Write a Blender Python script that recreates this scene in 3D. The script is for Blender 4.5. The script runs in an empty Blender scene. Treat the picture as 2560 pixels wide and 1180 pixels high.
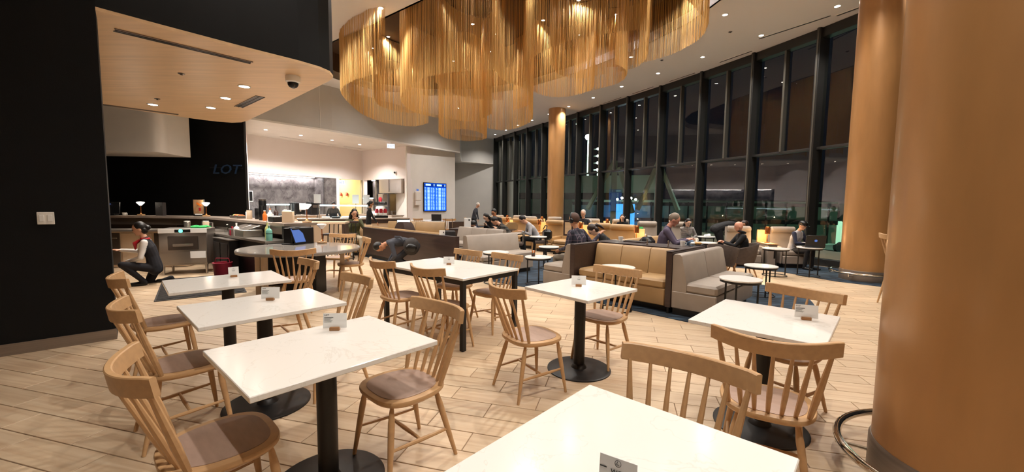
import bpy, bmesh, math, random
from math import sin, cos, pi, radians as R_, sqrt, atan2, hypot
from mathutils import Vector as V, Matrix
import numpy as np
rnd = random.Random(7)
S = bpy.context.scene
COL = S.collection

# ------------------------------------------------------------------ camera, world, exposure
cam_d = bpy.data.cameras.new('camera'); cam = bpy.data.objects.new('camera', cam_d); COL.objects.link(cam)
cam_d.sensor_width = 36.0; cam_d.lens = 1014.7 / 2560 * 36; cam_d.clip_start = .05; cam_d.clip_end = 900
_p, _r = R_(4.47), R_(-0.59)
_x0 = V((1, 0, 0)); _f = V((0, cos(_p), -sin(_p))); _d0 = V((0, -sin(_p), -cos(_p)))
_x = cos(_r) * _x0 + sin(_r) * _d0; _d = -sin(_r) * _x0 + cos(_r) * _d0
cam.matrix_world = Matrix(((_x.x, -_d.x, -_f.x, 0), (_x.y, -_d.y, -_f.y, 0), (_x.z, -_d.z, -_f.z, 1.488), (0, 0, 0, 1)))
S.camera = cam
W = bpy.data.worlds.new('night'); S.world = W; W.use_nodes = True
W.node_tree.nodes['Background'].inputs[0].default_value = (.010, .014, .022, 1)
W.node_tree.nodes['Background'].inputs[1].default_value = .25
S.view_settings.view_transform = 'Standard'; S.view_settings.look = 'None'
S.view_settings.exposure = 0.40; S.view_settings.gamma = 1.0; S.view_settings.use_curve_mapping = False

WARM = (1, .93, .855); NEUT = (1, .95, .90)
LAMP_E = 320        # watts of one ceiling downlight
def spot(x, y, z, e, size=2.2, blend=.6, col=WARM, rad=.05, parent=None):
    l = bpy.data.lights.new('lamp', 'SPOT'); l.energy = e; l.color = col; l.spot_size = size; l.spot_blend = blend; l.shadow_soft_size = rad
    o = bpy.data.objects.new('lamp', l); COL.objects.link(o); o.location = (x, y, z); o.parent = parent
    return o
def point(x, y, z, e, col=WARM, rad=.03, parent=None):
    l = bpy.data.lights.new('lamp', 'POINT'); l.energy = e; l.color = col; l.shadow_soft_size = rad
    o = bpy.data.objects.new('lamp', l); COL.objects.link(o); o.location = (x, y, z); o.parent = parent
    return o
def area(x, y, z, sx, sy, e, rot=(0, 0, 0), col=NEUT, parent=None):
    l = bpy.data.lights.new('lamp', 'AREA'); l.shape = 'RECTANGLE'; l.size = sx; l.size_y = sy; l.energy = e; l.color = col
    o = bpy.data.objects.new('lamp', l); COL.objects.link(o); o.location = (x, y, z); o.rotation_euler = rot; o.parent = parent
    return o

# ------------------------------------------------------------------ materials
def hexc(h):
    c = [int(h[i:i + 2], 16) / 255 for i in (1, 3, 5)]
    return tuple((v / 12.92 if v <= .04045 else ((v + .055) / 1.055) ** 2.4) for v in c)
def mat(name, col, rough=.5, metal=0.0, emit=0, spec=.5, noise=None, trans=0, coat=0, bump=0, bscale=200):
    m = bpy.data.materials.new(name); m.use_nodes = True; nt = m.node_tree; b = nt.nodes['Principled BSDF']
    c = hexc(col) if isinstance(col, str) else col
    b.inputs['Base Color'].default_value = (*c, 1); b.inputs['Roughness'].default_value = rough; b.inputs['Metallic'].default_value = metal
    b.inputs['Specular IOR Level'].default_value = spec
    if trans: b.inputs['Transmission Weight'].default_value = trans
    if coat: b.inputs['Coat Weight'].default_value = coat; b.inputs['Coat Roughness'].default_value = .15
    if emit: b.inputs['Emission Color'].default_value = (*c, 1); b.inputs['Emission Strength'].default_value = emit
    if noise:   # (scale xyz, detail, amount, coordinate)
        sc, det, amt = noise[:3]
        tc = nt.nodes.new('ShaderNodeTexCoord'); mp = nt.nodes.new('ShaderNodeMapping'); mp.inputs['Scale'].default_value = sc
        nz = nt.nodes.new('ShaderNodeTexNoise'); nz.inputs['Scale'].default_value = 1; nz.inputs['Detail'].default_value = det
        rp = nt.nodes.new('ShaderNodeMapRange'); rp.inputs[1].default_value = .3; rp.inputs[2].default_value = .7; rp.inputs[3].default_value = 1 - amt; rp.inputs[4].default_value = 1 + amt * .5
        mx = nt.nodes.new('ShaderNodeVectorMath'); mx.operation = 'SCALE'; mx.inputs[0].default_value = c
        L = nt.links.new
        L(tc.outputs['Object'], mp.inputs[0]); L(mp.outputs[0], nz.inputs['Vector']); L(nz.outputs[0], rp.inputs[0]); L(rp.outputs[0], mx.inputs['Scale']); L(mx.outputs[0], b.inputs['Base Color'])
    if bump:
        tc = nt.nodes.new('ShaderNodeTexCoord'); nz = nt.nodes.new('ShaderNodeTexNoise'); nz.inputs['Scale'].default_value = bscale; nz.inputs['Detail'].default_value = 3
        bp = nt.nodes.new('ShaderNodeBump'); bp.inputs['Strength'].default_value = bump; bp.inputs['Distance'].default_value = .002
        nt.links.new(tc.outputs['Object'], nz.inputs['Vector']); nt.links.new(nz.outputs[0], bp.inputs['Height']); nt.links.new(bp.outputs[0], b.inputs['Normal'])
    return m
def emis(name, col, s):
    m = bpy.data.materials.new(name); m.use_nodes = True; nt = m.node_tree; nt.nodes.remove(nt.nodes['Principled BSDF'])
    e = nt.nodes.new('ShaderNodeEmission'); e.inputs[0].default_value = (*(hexc(col) if isinstance(col, str) else col), 1); e.inputs[1].default_value = s
    nt.links.new(e.outputs[0], nt.nodes['Material Output'].inputs[0]); return m
def ramp(nt, pts):
    r = nt.nodes.new('ShaderNodeValToRGB'); el = r.color_ramp.elements
    while len(el) < len(pts): el.new(.5)
    for e, (p, c) in zip(el, pts): e.position = p; e.color = (*c, 1)
    return r

m_oak = mat('oak', '#c59d70', .42, noise=((4, 30, 30), 3, .10))
m_oak_d = mat('oak_dark', '#a9794c', .45, noise=((3, 40, 40), 3, .2))
m_pad = mat('seat_pad', '#a98f80', .6, noise=((30, 8, 8), 4, .12))
m_black = mat('black_steel', '#141212', .45, noise=((60, 60, 60), 2, .2))
m_blk = mat('black_plastic', '#0d0d0e', .35)
m_blackwall = mat('black_wall', '#08090a', .65, spec=.25, noise=((6, 6, 6), 4, .15), bump=.3, bscale=120)
m_white = mat('white_paint', '#e4ddd4', .7, noise=((2, 2, 2), 2, .04))
m_greywall = mat('grey_paint', '#c9c6c1', .55, noise=((1, 1, 1), 3, .05))
m_ceil = mat('ceiling_paint', '#ece7e2', .8)
m_base = mat('base_metal', '#8d8177', .38, .6, noise=((1, 1, 60), 2, .15))
m_soff = mat('maple_panel', '#e0bd93', .38, noise=((1.2, 14, 14), 5, .12))
m_bronze = mat('bronze_paint', '#ba8a57', .40, .25, noise=((9, 9, 2), 5, .08), coat=.2, bump=.08, bscale=400)
m_steel = mat('stainless', '#b9b2aa', .28, .9)
m_dsteel = mat('dark_stainless', '#6b625b', .3, .8)
m_chrome = mat('chrome', '#d8d2c8', .12, 1)
m_walnut = mat('walnut', '#3a2a26', .42, noise=((2, 30, 30), 4, .3), coat=.2)
m_tan = mat('tan_leather', '#a8875c', .45, noise=((5, 5, 5), 4, .08), bump=.25, bscale=300)
m_gray = mat('grey_leather', '#998d81', .45, noise=((5, 5, 5), 4, .08), bump=.25, bscale=300)
m_felt = mat('brown_felt', '#5c4f47', .9, noise=((20, 20, 20), 3, .15), bump=.5, bscale=250)
m_gwhite = mat('white_ceramic', '#f2efe9', .2)
m_paper = mat('paper', '#efefec', .6)
m_card = mat('card_print_grey', '#e0e0e0', .6)
m_ink = mat('ink', '#16161a', .6)
m_navy = mat('navy_ink', '#10182e', .6)
m_copper = mat('copper', '#d9854a', .22, .9)
m_lens = emis('lamp_lens', (1, .92, .80), 28)
m_lensf = emis('far_lamp_lens', (1, .90, .76), 30)
m_led = emis('led_strip', (1, .95, .92), 12)
m_ledc = emis('cool_led', (.75, .95, 1), 3.2)
m_glow = emis('shade_glow', (1, .93, .84), 6)
m_copglow = emis('copper_glow', (1, .62, .22), 8)
m_exit = emis('exit_face', (.80, .86, 1), 1.6)
m_exitl = emis('exit_letters', (.10, .16, .75), .6)
m_scr = emis('display_blue', (.012, .12, .85), 1.0)
m_scrw = emis('display_text', (.45, .80, 1), 1.3)
m_scrd = emis('display_band', (.004, .03, .30), 1.0)
m_bluescr = emis('terminal_blue', (.16, .28, .75), .55)
m_dim = mat('dim_sign_blue', '#1e3a5c', .5)
m_red = mat('red_plastic', '#b3202c', .4)
m_redm = mat('maroon', '#8c1c30', .5)
m_orange = mat('orange_juice', '#d5702a', .3)
m_green = mat('green_cloth', '#35b05c', .7)
m_yel = mat('yellow_soap', '#cfd089', .25)
m_teal = mat('teal_soap', '#7fc3b4', .25)
m_beige = mat('beige_laminate', '#cbb499', .5)
m_stone = mat('bar_stone', '#a09184', .35, noise=((4, 4, 4), 6, .25))
m_rtop = mat('polished_grey_stone', '#8f8983', .10, noise=((4, 4, 4), 6, .15))
m_rubber = mat('rubber', '#2a2523', .7)
m_food = mat('food', '#c79a5c', .7)
m_skin = mat('skin', '#d3a184', .5); m_skin2 = mat('skin_tan', '#b5805f', .5); m_skin3 = mat('skin_pale', '#e0b8a0', .5)
m_hairb = mat('hair_black', '#120e0d', .45); m_hairbr = mat('hair_brown', '#2b1b14', .45); m_hairw = mat('hair_white', '#b9b0a6', .6)
m_eye = mat('eye_dark', '#1a1210', .3); m_lip = mat('lip', '#a0584e', .5)

def floor_tile_mat():
    m = bpy.data.materials.new('wood_look_tile'); m.use_nodes = True; nt = m.node_tree; b = nt.nodes['Principled BSDF']; L = nt.links.new
    g = nt.nodes.new('ShaderNodeNewGeometry'); oi = nt.nodes.new('ShaderNodeObjectInfo')
    ad = nt.nodes.new('ShaderNodeMath'); ad.operation = 'ADD'; L(g.outputs['Random Per Island'], ad.inputs[0]); L(oi.outputs['Random'], ad.inputs[1])
    fr = nt.nodes.new('ShaderNodeMath'); fr.operation = 'FRACT'; L(ad.outputs[0], fr.inputs[0])
    mp = nt.nodes.new('ShaderNodeMapping'); mp.inputs['Rotation'].default_value = (0, 0, R_(15)); 
    L(g.outputs['Position'], mp.inputs[0])
    sc = nt.nodes.new('ShaderNodeVectorMath'); sc.operation = 'MULTIPLY'; sc.inputs[1].default_value = (1.1, 17, 1); L(mp.outputs[0], sc.inputs[0])
    nz = nt.nodes.new('ShaderNodeTexNoise'); nz.noise_dimensions = '4D'; nz.inputs['Scale'].default_value = 1.4; nz.inputs['Detail'].default_value = 5; nz.inputs['Distortion'].default_value = .5
    mu = nt.nodes.new('ShaderNodeMath'); mu.operation = 'MULTIPLY'; mu.inputs[1].default_value = 37; L(fr.outputs[0], mu.inputs[0])
    L(sc.outputs[0], nz.inputs['Vector']); L(mu.outputs[0], nz.inputs['W'])
    r = ramp(nt, [(.28, hexc('#b89a7c')), (.5, hexc('#cab192')), (.75, hexc('#d6c1a4'))]); L(nz.outputs[0], r.inputs[0])
    mr = nt.nodes.new('ShaderNodeMapRange'); mr.inputs[3].default_value = .86; mr.inputs[4].default_value = 1.06; L(fr.outputs[0], mr.inputs[0])
    s2 = nt.nodes.new('ShaderNodeVectorMath'); s2.operation = 'SCALE'; L(r.outputs[0], s2.inputs[0]); L(mr.outputs[0], s2.inputs['Scale'])
    L(s2.outputs[0], b.inputs['Base Color']); b.inputs['Roughness'].default_value = .38
    bp = nt.nodes.new('ShaderNodeBump'); bp.inputs['Strength'].default_value = .12; bp.inputs['Distance'].default_value = .002; L(nz.outputs[0], bp.inputs['Height']); L(bp.outputs[0], b.inputs['Normal'])
    return m
m_tile = floor_tile_mat()
m_grout = mat('grout', '#8a725c', .85)
def carpet_mat():
    m = bpy.data.materials.new('blue_carpet'); m.use_nodes = True; nt = m.node_tree; b = nt.nodes['Principled BSDF']; L = nt.links.new
    tc = nt.nodes.new('ShaderNodeTexCoord'); mp = nt.nodes.new('ShaderNodeMapping'); mp.inputs['Scale'].default_value = (1.6, 6, 1); mp.inputs['Rotation'].default_value = (0, 0, .7)
    nz = nt.nodes.new('ShaderNodeTexNoise'); nz.inputs['Scale'].default_value = 2; nz.inputs['Detail'].default_value = 6
    L(tc.outputs['Object'], mp.inputs[0]); L(mp.outputs[0], nz.inputs['Vector'])
    r = ramp(nt, [(.3, hexc('#0d151d')), (.5, hexc('#1b2a38')), (.72, hexc('#3a5063'))]); L(nz.outputs[0], r.inputs[0]); L(r.outputs[0], b.inputs['Base Color'])
    b.inputs['Roughness'].default_value = .95; return m
m_carpet = carpet_mat()
def quartz_mat():
    m = bpy.data.materials.new('white_quartz'); m.use_nodes = True; nt = m.node_tree; b = nt.nodes['Principled BSDF']; L = nt.links.new
    tc = nt.nodes.new('ShaderNodeTexCoord'); nz = nt.nodes.new('ShaderNodeTexNoise'); nz.inputs['Scale'].default_value = 2.3; nz.inputs['Detail'].default_value = 8; nz.inputs['Distortion'].default_value = 1.3
    L(tc.outputs['Object'], nz.inputs['Vector'])
    r = ramp(nt, [(.0, hexc('#efece6')), (.497, hexc('#f0ede7')), (.503, hexc('#e4e0d8')), (.509, hexc('#f0ede7'))]); L(nz.outputs[0], r.inputs[0]); L(r.outputs[0], b.inputs['Base Color'])
    b.inputs['Roughness'].default_value = .16; return m
m_quartz = quartz_mat()
m_qedge = mat('quartz_edge', '#c9c3b8', .3)
def marble_mat():
    m = bpy.data.materials.new('grey_marble'); m.use_nodes = True; nt = m.node_tree; b = nt.nodes['Principled BSDF']; L = nt.links.new
    tc = nt.nodes.new('ShaderNodeTexCoord')
    nz = nt.nodes.new('ShaderNodeTexNoise'); nz.inputs['Scale'].default_value = 1.5; nz.inputs['Detail'].default_value = 10; nz.inputs['Distortion'].default_value = .9; L(tc.outputs['Object'], nz.inputs['Vector'])
    n2 = nt.nodes.new('ShaderNodeTexNoise'); n2.inputs['Scale'].default_value = 3.2; n2.inputs['Detail'].default_value = 5; L(tc.outputs['Object'], n2.inputs['Vector'])
    r = ramp(nt, [(.478, (0, 0, 0)), (.498, (.6, .6, .6)), (.502, (.6, .6, .6)), (.522, (0, 0, 0))]); L(nz.outputs[0], r.inputs[0])
    r2 = ramp(nt, [(.3, hexc('#464242')), (.7, hexc('#787372'))]); L(n2.outputs[0], r2.inputs[0])
    mx = nt.nodes.new('ShaderNodeMix'); mx.data_type = 'RGBA'; L(r.outputs[0], mx.inputs[0]); L(r2.outputs[0], mx.inputs[6]); mx.inputs[7].default_value = (*hexc('#2f2b2c'), 1)
    L(mx.outputs[2], b.inputs['Base Color']); b.inputs['Roughness'].default_value = .3; return m
m_marble = marble_mat()
def glass_mat(name='window_glass', tint=(.93, .97, .95), f0=.05):
    m = bpy.data.materials.new(name); m.use_nodes = True; nt = m.node_tree; nt.nodes.remove(nt.nodes['Principled BSDF']); L = nt.links.new
    t = nt.nodes.new('ShaderNodeBsdfTransparent'); t.inputs[0].default_value = (*tint, 1)
    g = nt.nodes.new('ShaderNodeBsdfGlossy'); g.inputs['Roughness'].default_value = 0.0
    lw = nt.nodes.new('ShaderNodeLayerWeight'); lw.inputs[0].default_value = .5       # facing is 1 - |cos|, the same from both sides of the pane
    pw = nt.nodes.new('ShaderNodeMath'); pw.operation = 'POWER'; pw.inputs[1].default_value = 5; L(lw.outputs['Facing'], pw.inputs[0])
    mr = nt.nodes.new('ShaderNodeMapRange'); mr.inputs[3].default_value = f0; mr.inputs[4].default_value = 1 if f0 else 0; L(pw.outputs[0], mr.inputs[0])
    mx = nt.nodes.new('ShaderNodeMixShader'); L(mr.outputs[0], mx.inputs[0]); L(t.outputs[0], mx.inputs[1]); L(g.outputs[0], mx.inputs[2]); L(mx.outputs[0], nt.nodes['Material Output'].inputs[0])
    return m
m_glass = glass_mat('window_glass', (.93, .97, .95), .09); m_clear = glass_mat('clear_glass', (.96, .985, .985), .03)
m_thru = glass_mat('clear_through', (.98, .99, .985), 0.0)
m_mull = mat('mullion', '#2b2b2a', .4, .3)
m_mullL = mat('mullion_edge', '#5a5852', .35, .5)
m_bead = mat('gold_bead_chain', '#d6ab66', .45, .25)
m_recess = mat('recess_paint', '#4a3421', .8)

# ------------------------------------------------------------------ mesh builder
class MB:
    def __init__(s): s.v = []; s.f = []; s.mi = []; s.cur = 0
    def add(s, vs, fs):
        o = len(s.v); s.v += [tuple(v) for v in vs]; s.f += [tuple(i + o for i in f) for f in fs]; s.mi += [s.cur] * len(fs); return s
    def box(s, c, d, rz=0, bev=0, M=None):
        x, y, z = d[0] / 2, d[1] / 2, d[2] / 2; b = min(bev, x * .98, y * .98, z * .98)
        if b <= 0:
            vs = [V((sx * x, sy * y, sz * z)) for sx in (-1, 1) for sy in (-1, 1) for sz in (-1, 1)]
            fs = [(0, 1, 3, 2), (4, 6, 7, 5), (0, 4, 5, 1), (2, 3, 7, 6), (0, 2, 6, 4), (1, 5, 7, 3)]
        else:
            vs = []; idx = {}
            for sx in (-1, 1):
                for sy in (-1, 1):
                    for sz in (-1, 1):
                        for a in range(3):
                            q = [sx * (x - b), sy * (y - b), sz * (z - b)]; q[a] = (sx * x, sy * y, sz * z)[a]
                            idx[(sx, sy, sz, a)] = len(vs); vs.append(V(q))
            fs = []
            for sg in (-1, 1):
                fs.append([idx[(sg, a, b2, 0)] for a, b2 in ((-1, -1), (1, -1), (1, 1), (-1, 1))][::sg])
                fs.append([idx[(a, sg, b2, 1)] for a, b2 in ((-1, -1), (1, -1), (1, 1), (-1, 1))][::-sg])
                fs.append([idx[(a, b2, sg, 2)] for a, b2 in ((-1, -1), (1, -1), (1, 1), (-1, 1))][::sg])
            for a in range(3):
                o1, o2 = [(1, 2), (0, 2), (0, 1)][a]
                for s1 in (-1, 1):
                    for s2 in (-1, 1):
                        def k(t, w):
                            q = [0, 0, 0]; q[a] = t; q[o1] = s1; q[o2] = s2; return idx[(*q, w)]
                        fs.append([k(-1, o1), k(1, o1), k(1, o2), k(-1, o2)])
            for sx in (-1, 1):
                for sy in (-1, 1):
                    for sz in (-1, 1): fs.append([idx[(sx, sy, sz, a)] for a in range(3)])
        T = Matrix.Translation(V(c)) @ (M if M else Matrix.Rotation(rz, 4, 'Z'))
        return s.add([T @ v for v in vs], fs)
    def rings(s, rs, closed=True, cap=True):
        n = len(rs[0]); vs = [p for r in rs for p in r]; fs = []
        for i in range(len(rs) - 1):
            for j in range(n if closed else n - 1):
                k = (j + 1) % n; fs.append((i * n + j, i * n + k, (i + 1) * n + k, (i + 1) * n + j))
        if cap: fs.append(tuple(range(n - 1, -1, -1))); fs.append(tuple(range((len(rs) - 1) * n, len(rs) * n)))
        return s.add(vs, fs)
    def lathe(s, prof, n=20, c=(0, 0, 0), M=None):
        rs = []
        for r, z in prof:
            ring = [V((r * cos(2 * pi * j / n), r * sin(2 * pi * j / n), z)) for j in range(n)]
            rs.append([V(c) + (M @ p if M else p) for p in ring])
        return s.rings(rs)
    def tube(s, pts, rad, n=8, closed=False):
        pts = [V(p) for p in pts]; m = len(pts); rs = []
        up = None
        for i, p in enumerate(pts):
            if closed: t = pts[(i + 1) % m] - pts[i - 1]
            else: t = pts[min(i + 1, m - 1)] - pts[max(i - 1, 0)]
            t.normalize()
            if up is None: up = V((0, 0, 1)) if abs(t.z) < .9 else V((1, 0, 0))
            a = t.cross(up).normalized(); b = a.cross(t).normalized(); up = b
            r = rad[i] if isinstance(rad, (list, tuple)) else rad
            rs.append([p + r * (cos(2 * pi * j / n) * a + sin(2 * pi * j / n) * b) for j in range(n)])
        if closed: rs.append(rs[0]); return s.rings(rs, cap=False)
        return s.rings(rs)
    def prism(s, poly, z0, z1):
        return s.rings([[V((x, y, z0)) for x, y in poly], [V((x, y, z1)) for x, y in poly]])
    def ell(s, c, r, nu=14, nv=9, M=None):
        rs = []
        for i in range(nv):
            t = pi * (i + .02) / (nv - 1 + .04) 
            rs.append([V(c) + ((M @ q) if M else q) for q in [V((r[0] * sin(t) * cos(2 * pi * j / nu), r[1] * sin(t) * sin(2 * pi * j / nu), -r[2] * cos(t))) for j in range(nu)]])
        return s.rings(rs)
    def mesh(s, name, mats, smooth=True):
        me = bpy.data.meshes.new(name); me.from_pydata(s.v, [], s.f)
        for m in (mats if isinstance(mats, (list, tuple)) else [mats]): me.materials.append(m)
        if any(s.mi): me.polygons.foreach_set('material_index', s.mi)
        if smooth:
            me.polygons.foreach_set('use_smooth', [True] * len(me.polygons)); me.set_sharp_from_angle(angle=R_(38))
        me.update(); return me
    def build(s, name, mats, parent=None, smooth=True, loc=None, rz=None):
        o = bpy.data.objects.new(name, s.mesh(name, mats, smooth)); COL.objects.link(o); o.parent = parent
        if loc is not None: o.location = loc
        if rz is not None: o.rotation_euler = (0, 0, rz)
        return o
def tag(o, label, cat, group=None):
    o['label'] = label; o['category'] = cat
    if group: o['group'] = group
    return o
def thing(name, label, cat, loc=(0, 0, 0), rz=0, group=None):
    o = bpy.data.objects.new(name, None); COL.objects.link(o); o.location = loc; o.rotation_euler = (0, 0, rz); o.empty_display_size = .1
    return tag(o, label, cat, group)
def struct(o): o['kind'] = 'structure'; return o
def stuff(o): o['kind'] = 'stuff'; return o
def group_empty(name, loc=(0, 0, 0), rz=0):
    o = bpy.data.objects.new(name, None); COL.objects.link(o); o.location = loc; o.rotation_euler = (0, 0, rz); return o
def copy_tree(o, parent=None):
    c = o.copy(); COL.objects.link(c); c.parent = parent
    for ch in o.children: copy_tree(ch, c)
    return c
def dup(root, loc, rz, label, group=None):
    c = copy_tree(root); c.location = loc; c.rotation_euler = (0, 0, rz); c['label'] = label
    if group: c['group'] = group
    return c
_dg = None
def text(name, s, size, m, parent, loc, rot, ext=.0008, align='LEFT', shear=0):
    cu = bpy.data.curves.new(name, 'FONT'); cu.body = s; cu.size = size; cu.extrude = ext; cu.align_x = align; cu.resolution_u = 2; cu.shear = shear
    t = bpy.data.objects.new('tmp_text', cu); COL.objects.link(t)
    dg = bpy.context.evaluated_depsgraph_get(); me = bpy.data.meshes.new_from_object(t.evaluated_get(dg)); me.name = name
    bpy.data.objects.remove(t); me.materials.clear(); me.materials.append(m)
    o = bpy.data.objects.new(name, me); COL.objects.link(o); o.parent = parent; o.location = loc; o.rotation_euler = rot
    return o
def smoothpath(pts, n=8, closed=False):
    P = [V(p) for p in pts]; m = len(P); out = []
    rng = range(m) if closed else range(m - 1)
    for i in rng:
        p0 = P[i - 1] if (closed or i > 0) else P[0]; p1 = P[i]; p2 = P[(i + 1) % m]; p3 = P[(i + 2) % m] if (closed or i + 2 < m) else P[-1]
        for k in range(n):
            t = k / n
            out.append(.5 * ((2 * p1) + (p2 - p0) * t + (2 * p0 - 5 * p1 + 4 * p2 - p3) * t * t + (3 * p1 - p0 - 3 * p2 + p3) * t ** 3))
    if not closed: out.append(P[-1])
    return out
def wallprism(mb, a, b, th, z0, z1):     # vertical slab from plan point a to b; thickness to the left of a->b
    a = V((a[0], a[1])); b = V((b[0], b[1])); t = (b - a).normalized(); n = V((-t.y, t.x)) * th
    return mb.prism([tuple(a), tuple(b), tuple(b + n), tuple(a + n)], z0, z1)

# ================================================================== SETTING
def curve_x(y): return 5.81133907e-04 * y ** 3 - 3.80572012e-02 * y ** 2 + .271008541 * y + 8.58511925
CEIL = 6.0
# floor: substrate plus planks of wood-look tile
floor = struct(MB().box((-2.5, 12, -.055), (27, 37, .1)).build('floor', m_grout))
TL, TW, ta = .66, .2, R_(-15)
tc_, ts_ = cos(ta), sin(ta)
tile_me = None; tiles = []
for r in range(-60, 100):
    off = .10 if r % 2 else .43
    for c in range(-30, 30):
        u, v = c * TL + off, r * TW + .09
        x, y = u * tc_ - v * ts_, u * ts_ + v * tc_
        if y < -4 or y > 15.5 or x < -11 or x > curve_x(y) - .3: continue
        tiles.append((hypot(x, y) + (0 if y > .7 and abs(x) < 1.35 * y + .3 else 50), x, y))
tiles.sort()
tmb = MB().box((0, 0, -.004), (TL - .006, TW - .006, .008), bev=.002)
tile_me = tmb.mesh('tile', m_tile, smooth=False)
rest = MB()
for i, (d, x, y) in enumerate(tiles):
    if i < 300:
        o = bpy.data.objects.new('tile', tile_me); COL.objects.link(o); o.parent = floor; o.location = (x, y, 0); o.rotation_euler = (0, 0, ta)
    else: rest.box((x, y, -.004), (TL - .006, TW - .006, .008), rz=ta)
stuff(rest.build('tile_field', m_tile, floor, smooth=False))
# carpets
def carpet(pts):
    return struct(MB().prism(pts, .001, .008).build('floor_carpet', m_carpet, smooth=False))
isl = [tuple(p)[:2] for p in smoothpath([(2.25, 5.12, 0), (2.9, 4.72, 0), (3.7, 5.0, 0), (4.5, 5.9, 0), (4.95, 6.9, 0), (4.75, 7.75, 0), (4.2, 8.5, 0)], 6)]
carpet([(-4.45, 11.5), (-2.1, 9.2), (.25, 7.2)] + isl + [(1.6, 11.0), (-1.6, 14.2), (-4.6, 13.4)])
carpet([(7.35, 7.2), (6.55, 8.1), (6.2, 9.2), (5.3, 10.0), (2.6, 12.4), (-.5, 15.9), (-3.0, 18.2), (-3.4, 27), (-1.4, 27.6), (1.0, 23.9), (3.0, 20.3), (5.4, 15.9), (7.0, 12.2), (7.9, 9.9), (8.2, 8.0)])

# main ceiling with the recess cut out
def holed(name, outer, hole, z0, z1, m):
    bm = bmesh.new(); es = []
    for lp in (outer, hole):
        vs = [bm.verts.new((x, y, z0)) for x, y in lp]
        es += [bm.edges.new((vs[i], vs[(i + 1) % len(vs)])) for i in range(len(vs))]
    bmesh.ops.triangle_fill(bm, edges=es, use_beauty=True, use_dissolve=False)
    r = bmesh.ops.extrude_face_region(bm, geom=bm.faces[:])
    bmesh.ops.translate(bm, verts=[g for g in r['geom'] if isinstance(g, bmesh.types.BMVert)], vec=(0, 0, z1 - z0))
    bmesh.ops.recalc_face_normals(bm, faces=bm.faces[:])
    me = bpy.data.meshes.new(name); bm.to_mesh(me); bm.free(); me.materials.append(m)
    o = bpy.data.objects.new(name, me); COL.objects.link(o); return struct(o)
recess = [(-6.3, 12.8), (-5.08, 11.84), (-3.2, 10.36), (-2.0, 9.41), (.3, 7.75), (1.6, 7.2), (3.2, 7.0), (4.2, 7.6), (4.55, 8.9), (4.3, 10.4), (3.5, 12.2), (2.2, 14.2), (.4, 16.2), (-1.6, 17.3), (-3.6, 17.4), (-5.6, 16.6), (-6.5, 15.2), (-6.6, 13.8)]
outer = [(-15.5, -6), (6.6, -6)] + [(curve_x(y) + .12, y) for y in np.arange(-5, 29.5, 1.0)] + [(-1.2, 30), (-15.5, 30)]
ceiling = holed('ceiling', outer, recess, CEIL, CEIL + .25, m_ceil)
RZ = 6.9
rp = MB()
for i in range(len(recess)):
    a, b = recess[i], recess[(i + 1) % len(recess)]
    wallprism(rp, b, a, .05, CEIL, RZ)
struct(rp.build('trim_1', m_recess, smooth=False))
struct(MB().prism(recess, RZ, RZ + .1).build('ceiling_recess', m_recess, smooth=False))

# black wall on the left with its metal baseboard
e2 = V((.731, .682)); wc = V((-4.245, 4.275)); we = wc - e2 * 11.5
wl = MB(); wallprism(wl, we, wc, .3, 0, CEIL); struct(wl.build('wall_left', m_blackwall, smooth=False))
bl = MB(); n2 = V((.682, -.731)) * .012
wallprism(bl, wc + n2, we + n2, -.014, 0, .112); struct(bl.build('baseboard_left', m_base, smooth=False))
sw = thing('light_switch', 'white double light switch plate on the black wall', 'switch', (-4.56, 3.966, 1.305), R_(43 - 90))
MB().box((0, 0, 0), (.115, .008, .12), bev=.004).build('switch_plate', m_gwhite, sw)     # local +y points along the wall normal after rotation
for k in (-1, 1): MB().box((k * .027, -.0, 0), (.034, .018, .068), bev=.004).build('rocker', m_paper, sw)
sw.rotation_euler = (0, 0, R_(43)); 
# bulkhead over the bar: black fascia with maple underside
soff = [(-4.245, 4.275), (-3.94, 4.66), (-3.46, 5.24), (-2.97, 5.78), (-2.80, 6.02), (-2.74, 6.22), (-2.78, 6.42), (-2.92, 6.60), (-4.63, 8.24), (-6.33, 9.84), (-6.6, 10.04), (-6.87, 10.10), (-7.15, 9.98), (-7.45, 9.68), (-8.33, 8.39), (-10.2, 5.4), (-8.6, .4)]
struct(MB().prism(soff, 3.44, CEIL).build('wall_bulkhead', m_blackwall, smooth=False))
struct(MB().prism(soff, 3.405, 3.44).build('ceiling_bar', m_soff, smooth=False))
# walls behind the bar and the white drum
wb = MB(); wallprism(wb, (-15.2, 12.9), (-8.98, 13.75), .15, 0, CEIL); struct(wb.build('wall_bar', m_blackwall, smooth=False))
dr = [tuple(p)[:2] for p in smoothpath([(-10.35, 11.55, 0), (-10.12, 11.62, 0), (-10.02, 11.8, 0), (-10.1, 12.1, 0)], 5)]
struct(MB().prism([(-13.4, 11.1)] + dr + [(-10.2, 13.0), (-13.4, 12.8)], 2.86, 4.6).build('wall_drum', m_white))
struct(MB().box((-15.3, 10, 3), (.15, 32, 6)).build('wall_far_left', m_blackwall))
struct(MB().box((-3, -5.6, 3), (25, .15, 6)).build('wall_back', m_white))
struct(MB().box((-7.5, 29.6, 3), (16, .15, 6)).build('wall_far', m_greywall))
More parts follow.
